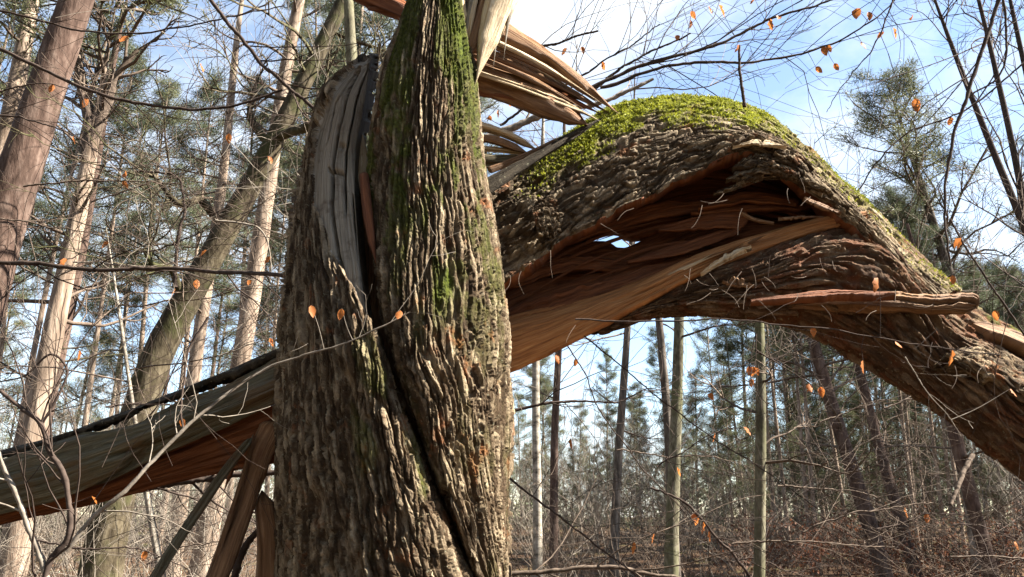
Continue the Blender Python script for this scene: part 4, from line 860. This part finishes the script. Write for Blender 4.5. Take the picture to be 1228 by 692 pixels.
def far_wood():
    rng = np.random.default_rng(77); tr = MB(); nd = MB(); variants = []
    for k in range(3):
        b, n = pine_crown(np.random.default_rng(200+k), .4, 12+k, 2.9, 28, per=12, rad=.55, wd=.07, sub=2); variants.append(np.concatenate(n.v).reshape(-1, 3, 3))
    for k in range(90):
        a = radians(rng.uniform(-42, 42)); r = rng.uniform(58, 90); x = r*sin(a); y = r*cos(a); z0 = gz(x, y)
        s = rng.uniform(.35, .8)*(1.0 if a > .28 or a < -.1 else .62); an = rng.uniform(0, 6.28); v = variants[k % 3]*s
        v = np.stack([v[..., 0]*cos(an)-v[..., 1]*sin(an)+x, v[..., 0]*sin(an)+v[..., 1]*cos(an)+y, v[..., 2]+z0], -1); nd.tri(v)
        tr.tube(np.array([[x, y, z0-.2], [x, y, z0+8*s], [x, y, z0+15*s]]), [.2*s, .15*s, .05], 6)
    a = np.radians(rng.uniform(-42, 42, 3600)); r = rng.uniform(48, 85, 3600); z = rng.uniform(0, 1, 3600)**1.6*4.5+.9
    needles(nd, np.stack([r*np.sin(a), r*np.cos(a), z], 1), rng, 12, .6, .3, .07)          # dense young growth at the foot of the far trees
    root = empty('far_wood', (0, 90, 0)); tag(root, 'distant wood of dark pines closing the view', 'wood', kind='stuff')
    tag(nd.build('crowns', M['needles_blue'], root, smooth=False), kind='stuff'); tag(tr.build('trunks', M['grey_trunk'], root), kind='stuff')
far_wood()

# ------------------------------------------------------------------ near twigs with dry leaves
def leaf_mesh(seed):
    rng = np.random.default_rng(seed); n = 7; t = np.linspace(0, 1, n); w = .30*np.sin(pi*t**.8)**.8+.004
    curl = rng.uniform(.5, 1.4); x = t; z = -.25*np.sin(t*pi*.5*curl)*1.0; fold = rng.uniform(.25, .7)
    L_ = np.stack([x, w, z+fold*w+.05*np.sin(t*17)*w*4], 1); C_ = np.stack([x, 0*w, z], 1); R_ = np.stack([x, -w*.9, z+fold*w*1.1-.05*np.sin(t*15)*w*4], 1)
    V = np.concatenate([L_, C_, R_]); q = [[i, i+1, n+i+1, n+i] for i in range(n-1)]+[[n+i, n+i+1, 2*n+i+1, 2*n+i] for i in range(n-1)]
    o = mesh_obj('leaf', V, q, mat=M['leaf_orange']); me = o.data; bpy.data.objects.remove(o); return me
LEAVES = [leaf_mesh(s) for s in range(5)]
def twig(name, label, pts, d, r, mat='twig_dark', leaves=(), side=0, seed=0, cat='branch', group=None, sl=(.15, .5), k=8, lev=1):
    """pts: (px, py[, depth]); leaves: (px, py, size px)"""
    rng = np.random.default_rng(seed+500); P3 = [(p[0], p[1], p[2] if len(p) > 2 else d) for p in pts]
    P = spl(P3, 60); P = W(P[:, 0], P[:, 1], P[:, 2]); root = empty(name, P[0]); n = len(P)
    wob = np.cumsum(rng.normal(0, 1, (n, 3)), 0)*.0012*d/2*min(1, np.linalg.norm(P[-1]-P[0])/1.2); P = P+wob-wob[:1]
    b = MB(); rr = np.linspace(r[0], r[1], n)*(1+.10*rng.normal(0, 1, n).clip(-1, 2)); b.tube(P, rr, k); b.build('stem', M[mat], root)
    if side:
        for _ in range(side):
            s = MB(); i = rng.integers(6, n-1); dd = P[i]-P[i-1]; dd /= np.linalg.norm(dd)
            branch(s, P[i], dd+.9*perp(dd, rng), rng.uniform(*sl)*d/2, rr[i]*.45, lev, rng, 3, .01, .14, rmin=.0006*d/2)
            s.build('side_twig', M[mat], root)
    for q, lf in enumerate(leaves):
        o = bpy.data.objects.new('leaf', LEAVES[rng.integers(0, 5)]); COL.objects.link(o); o.parent = root
        dist = np.linalg.norm(W(lf[0], lf[1], d)-np.array([0, 0, CAMH])); c = W(lf[0], lf[1], d)
        i = np.argmin(np.linalg.norm(P-c, axis=1)); sz = lf[2]/FPX*dist*1.25
        g = P[i] if np.linalg.norm(P[i]-c) < .03*d/2 else c
        if g is c:
            pb = MB(); mp2 = (P[i]*.5+c*.5)+rng.normal(0, .03*np.linalg.norm(P[i]-c), 3); pb.tube(spl([tuple(P[i]), tuple(mp2), tuple(c)], 9), np.linspace(.0011*d/2, .0006*d/2, 9), 4); pb.build('side_twig', M[mat], root)
        o.location = g-np.array(root.location); o.scale = (sz,)*3; o.rotation_euler = (rng.uniform(-1, 1), rng.uniform(.6, 2.0), rng.uniform(0, 6.28))
    tag(root, label, cat, group); return root
T = twig
# left side
T('bare_branch', 'long straight dark branch reaching level to the split trunk', [(-20, 313), (120, 320), (240, 321), (340, 324, 3.2)], 3.6, (.011, .009), side=5, seed=1)
T('bare_branch', 'dark drooping branch crossing in front of thick plum-brown pine', [(-20, 48), (60, 85), (120, 108), (200, 121), (270, 121), (340, 98)], 4.2, (.012, .007), side=8, seed=2, leaves=[(240, 77, 10), (153, 43, 11)])
T('bare_branch', 'thin dark branch rising steeply across the pine crown', [(240, -15), (300, 55), (345, 100), (385, 130)], 4.0, (.012, .010), side=6, seed=3)
T('bare_branch', 'thin level twig high between plum-brown pine and mossy trunk', [(-10, 10), (100, 36), (170, 40), (250, 28), (340, 8)], 4.6, (.008, .004), side=6, seed=4, leaves=[(275, 160, 9)])
T('bare_branch', 'crooked dark branch curling beside the leaning mossy trunk', [(210, 345), (215, 290), (220, 255), (212, 215), (160, 208)], 6.5, (.018, .008), side=6, seed=5, leaves=[(248, 300, 9), (236, 335, 10), (215, 345, 8)])
T('sapling', 'forked bare sapling with pale lower stem near the broken limb', [(70, 760, 2.0), (55, 690, 2.0), (25, 610, 2.0), (-5, 545, 2.0), (-30, 500, 2.0)], 2.0, (.008, .005), 'twig_pale', seed=6, side=3)
T('sapling', 'dark zigzag sapling stem crossing in front of the broken limb', [(52, 760), (56, 680), (82, 640), (80, 580), (60, 545), (48, 510), (20, 488), (-10, 462)], 2.0, (.0085, .005), seed=7, side=10, leaves=[(95, 420, 9), (110, 595, 8)], sl=(.2, .6))
T('sapling', 'wavy dark twig rising from broken limb across pink pine', [(48, 512), (66, 480), (80, 445), (60, 425), (30, 450), (0, 458)], 2.05, (.004, .002), seed=8, side=5)
T('bare_branch', 'long pale twig slanting over the broken limb onto split trunk', [(80, 660, 2.3), (110, 622, 2.3), (150, 590, 2.3), (220, 515, 2.35), (300, 452, 2.4), (350, 432, 2.4), (420, 412, 2.4), (490, 376, 2.4)], 2.35, (.007, .002), 'twig_pale', seed=9, side=9, leaves=[(373, 366, 12), (410, 370, 11), (480, 372, 12)], sl=(.1, .35))
T('bare_branch', 'thin dark twig hanging in front of the broken limb', [(250, -10+390), (226, 420), (222, 455), (218, 490), (221, 515)], 2.5, (.004, .003), seed=10, side=3, leaves=[(221, 500, 9)])
T('bare_branch', 'dark bough lying level below the broken limb', [(165, 588, 4.0), (230, 578), (290, 572), (345, 568)], 4.0, (.016, .012), seed=11, side=7)
T('bare_branch', 'curved dark stick standing against the torn stump piece', [(275, 740), (284, 680), (296, 650), (312, 632)], 3.3, (.018, .012), seed=12)
rt = random.Random(12)
for k in range(15):                                       # fine twig net in front of the pines
    x0 = rt.uniform(-30, 300); y0 = rt.uniform(100, 690); a = rt.uniform(-.7, .5); l = rt.uniform(120, 260)
    pts = [(x0+cos(a)*l*f, y0+sin(a)*l*f-25*sin(f*2.5)*rt.uniform(.2, 1)) for f in (0, .3, .65, 1)]
    pts = [(min(x, 325), y) for x, y in pts]
    lv = [(pts[q][0], pts[q][1], rt.uniform(7, 10)) for q in (2, 3) if rt.random() < .55]
    T('bare_branch', 'fine leafless beech twig among pine trunks beside the broken limb', pts, rt.uniform(4.5, 7), (.008, .003), rt.choice(['twig_mid', 'twig_pale', 'twig_dark']), lv, 9, 20+k, group='fine twigs beside the broken limb', sl=(.3, .9), k=5, lev=2)
# right side, above the arch
T('bare_branch', 'hooked dark branch hanging down beside the descending limb', [(1202, -20), (1185, 40), (1165, 95), (1145, 150), (1137, 210), (1139, 265), (1145, 310)], 2.6, (.0085, .003), seed=41, side=4, leaves=[(1097, 118, 12), (1153, 285, 10)])
T('bare_branch', 'thin branch curving down right of the hooked dark branch', [(1150, 140), (1160, 118), (1200, 90), (1205, 30), (1198, -10)], 2.65, (.003, .005), seed=42, side=4)
T('bare_branch', 'slender twig rising over the mossy arch with orange leaves', [(700, 110), (780, 72), (850, 52), (920, 18), (985, 0), (1020, -12)], 4.2, (.012, .005), seed=43, side=9, leaves=[(862, 6, 13), (850, 8, 10), (905, -2, 10), (828, 24, 8), (829, 13, 8), (926, 25, 11), (939, 27, 8), (813, 42, 8)], sl=(.4, 1.1), lev=2)
T('bare_branch', 'long thin twig over the mossy arch carrying scattered dry leaves', [(720, 105), (800, 82), (900, 76), (985, 55), (1045, 22), (1075, -10)], 4.4, (.011, .004), seed=44, side=10, leaves=[(1027, 10, 13), (1042, 14, 9), (982, 54, 9), (1033, 50, 9), (1060, 38, 8), (1071, 33, 10), (1094, 19, 8), (1000, 76, 8), (978, 80, 8), (994, 58, 8)], sl=(.4, 1.1), lev=2)
T('bare_branch', 'fine drooping twig in open sky above the arch bend', [(1075, -10), (1060, 30), (1045, 65), (1010, 105), (995, 135)], 4.3, (.006, .002), seed=45, side=6, sl=(.4, .9))
T('bare_branch', 'dark snag twig upright on the mossy crest', [(893, 128, 3.1), (888, 90, 3.1), (887, 55, 3.1)], 3.1, (.008, .005), seed=46, side=3, leaves=[(886, 54, 11), (891, 84, 6)], sl=(.06, .14))
T('bare_branch', 'thin arching twig across the airy pine crown', [(1010, 262), (1050, 200), (1090, 160), (1140, 143), (1185, 120), (1240, 70)], 3.4, (.003, .005), seed=47, side=6, leaves=[(1150, 286, 9), (1142, 142, 9)])
T('bare_branch', 'twig with dry leaves winding below the hooked dark branch', [(1139, 262), (1160, 300), (1190, 345), (1230, 400)], 2.7, (.003, .004), seed=48, side=6, leaves=[(1193, 372, 9), (1142, 330, 8)])
T('bare_branch', 'bundle twig with orange leaves behind torn splinters', [(600, 150), (650, 118), (700, 90), (760, 55), (800, 30)], 5.0, (.010, .004), seed=49, side=12, leaves=[(680, 58, 9), (697, 56, 8), (612, 118, 9), (640, 130, 8), (598, 132, 8), (585, 140, 8), (722, 78, 9), (668, 122, 8)], sl=(.4, 1.0), lev=2)
T('bare_branch', 'dark forked branch in bright sky above torn splinters', [(630, 55), (660, 52), (690, 42), (715, 36)], 4.5, (.009, .006), seed=50, side=6)
T('bare_branch', 'dark rising branch between torn splinters and mossy crest', [(712, 108), (740, 85), (775, 64), (830, 40)], 4.6, (.010, .005), seed=51, side=6)
T('bare_branch', 'pale curved bough behind the lower torn splinters', [(575, 170), (620, 150), (665, 132), (715, 122), (780, 95)], 5.5, (.030, .012), 'twig_pale', seed=52, side=5)
# right side, below the arch
T('bare_branch', 'long dark twig running level under the arched limb', [(690, 383), (790, 386), (870, 382), (960, 390), (1060, 405), (1150, 420), (1200, 425)], 2.45, (.003, .0018), seed=61, side=6, leaves=[(1145, 425, 15), (1053, 333, 15), (1035, 432, 12), (1075, 408, 8), (972, 383, 9)])
T('bare_branch', 'straight dark twig slanting down beneath the torn tongue', [(700, 402), (760, 450), (830, 505), (910, 560), (980, 610)], 3.2, (.0032, .0018), seed=62, side=7, leaves=[(850, 472, 9)])
T('bare_branch', 'dark twig falling from split trunk towards the birch stem', [(605, 568), (650, 605), (700, 645), (760, 690), (800, 730)], 3.4, (.0045, .0025), seed=63, side=7, leaves=[(685, 525, 11), (760, 650, 11)])
T('bare_branch', 'slim dark twig bowing beneath the arch near olive stems', [(672, 400), (700, 445), (720, 490), (760, 540), (812, 600), (850, 640)], 3.8, (.0035, .002), seed=64, side=8, leaves=[(690, 430, 8), (668, 425, 10), (785, 640, 9)])
T('bare_branch', 'level bent branch low across the birch stem', [(598, 690), (680, 682), (740, 676), (800, 686), (860, 692)], 4.0, (.011, .007), 'twig_mid', seed=65, side=8)
T('bare_branch', 'curved branch leaving split trunk above the birch base', [(600, 500), (640, 485), (680, 478), (740, 480)], 5.0, (.012, .005), seed=66, side=7)
T('bare_branch', 'dark bough with red-brown leaves between olive and knobbly stems', [(780, 585), (820, 600), (860, 640), (900, 680), (920, 710)], 6.0, (.008, .011), seed=67, side=6, leaves=[(832, 618, 12), (845, 620, 12), (858, 630, 10), (826, 625, 10), (812, 560, 9)])
T('bare_branch', 'broken reddish stick hanging below the descending limb', [(1166, 545, 2.95), (1155, 570, 2.9), (1140, 605, 2.85)], 2.9, (.010, .006), 'twig_mid', seed=68)
T('bare_branch', 'fine pale twig dangling in front of the descending limb', [(1085, 428), (1110, 470), (1135, 500), (1150, 525)], 2.5, (.002, .001), 'twig_pale', seed=69, side=3, leaves=[(1212, 466, 8)], sl=(.06, .2))
for x, y, n in [(905, 440, 0), (970, 460, 1), (897, 440, 2), (985, 462, 3)]:
    T('bare_branch', 'short twig with dry curled leaves by the knobbly young stem', [(907, y-40), ((907+x)/2, y-22), (x, y)], 5.8 if n != 1 else 5.0, (.005, .003), leaves=[(x, y, 10), (x+4, y+14, 8)], side=3, seed=70+n, group='leafy twigs by the knobbly young stem')
for k in range(12):
    x0 = rt.uniform(615, 1150); y0 = rt.uniform(430, 690); a = rt.uniform(-.9, .5); l = rt.uniform(80, 200)
    pts = [(x0+cos(a)*l*f, y0+sin(a)*l*f-20*sin(f*2.5)*rt.uniform(.2, 1)) for f in (0, .3, .65, 1)]
    lv = [(pts[q][0], pts[q][1], rt.uniform(7, 10)) for q in (2, 3) if rt.random() < .5]
    T('bare_branch', 'fine leafless beech twig in front of the wood below the arch', pts, rt.uniform(4.5, 8), (.007, .003), rt.choice(['twig_mid', 'twig_dark']), lv, 9, 120+k, group='fine twigs below the arch', sl=(.3, .9), k=5, lev=2)

for o in [r for r in PROTO.values() if 'unused' in r]:
    for c in [x for x in bpy.data.objects if x.parent == o]: bpy.data.objects.remove(c)
    bpy.data.objects.remove(o)
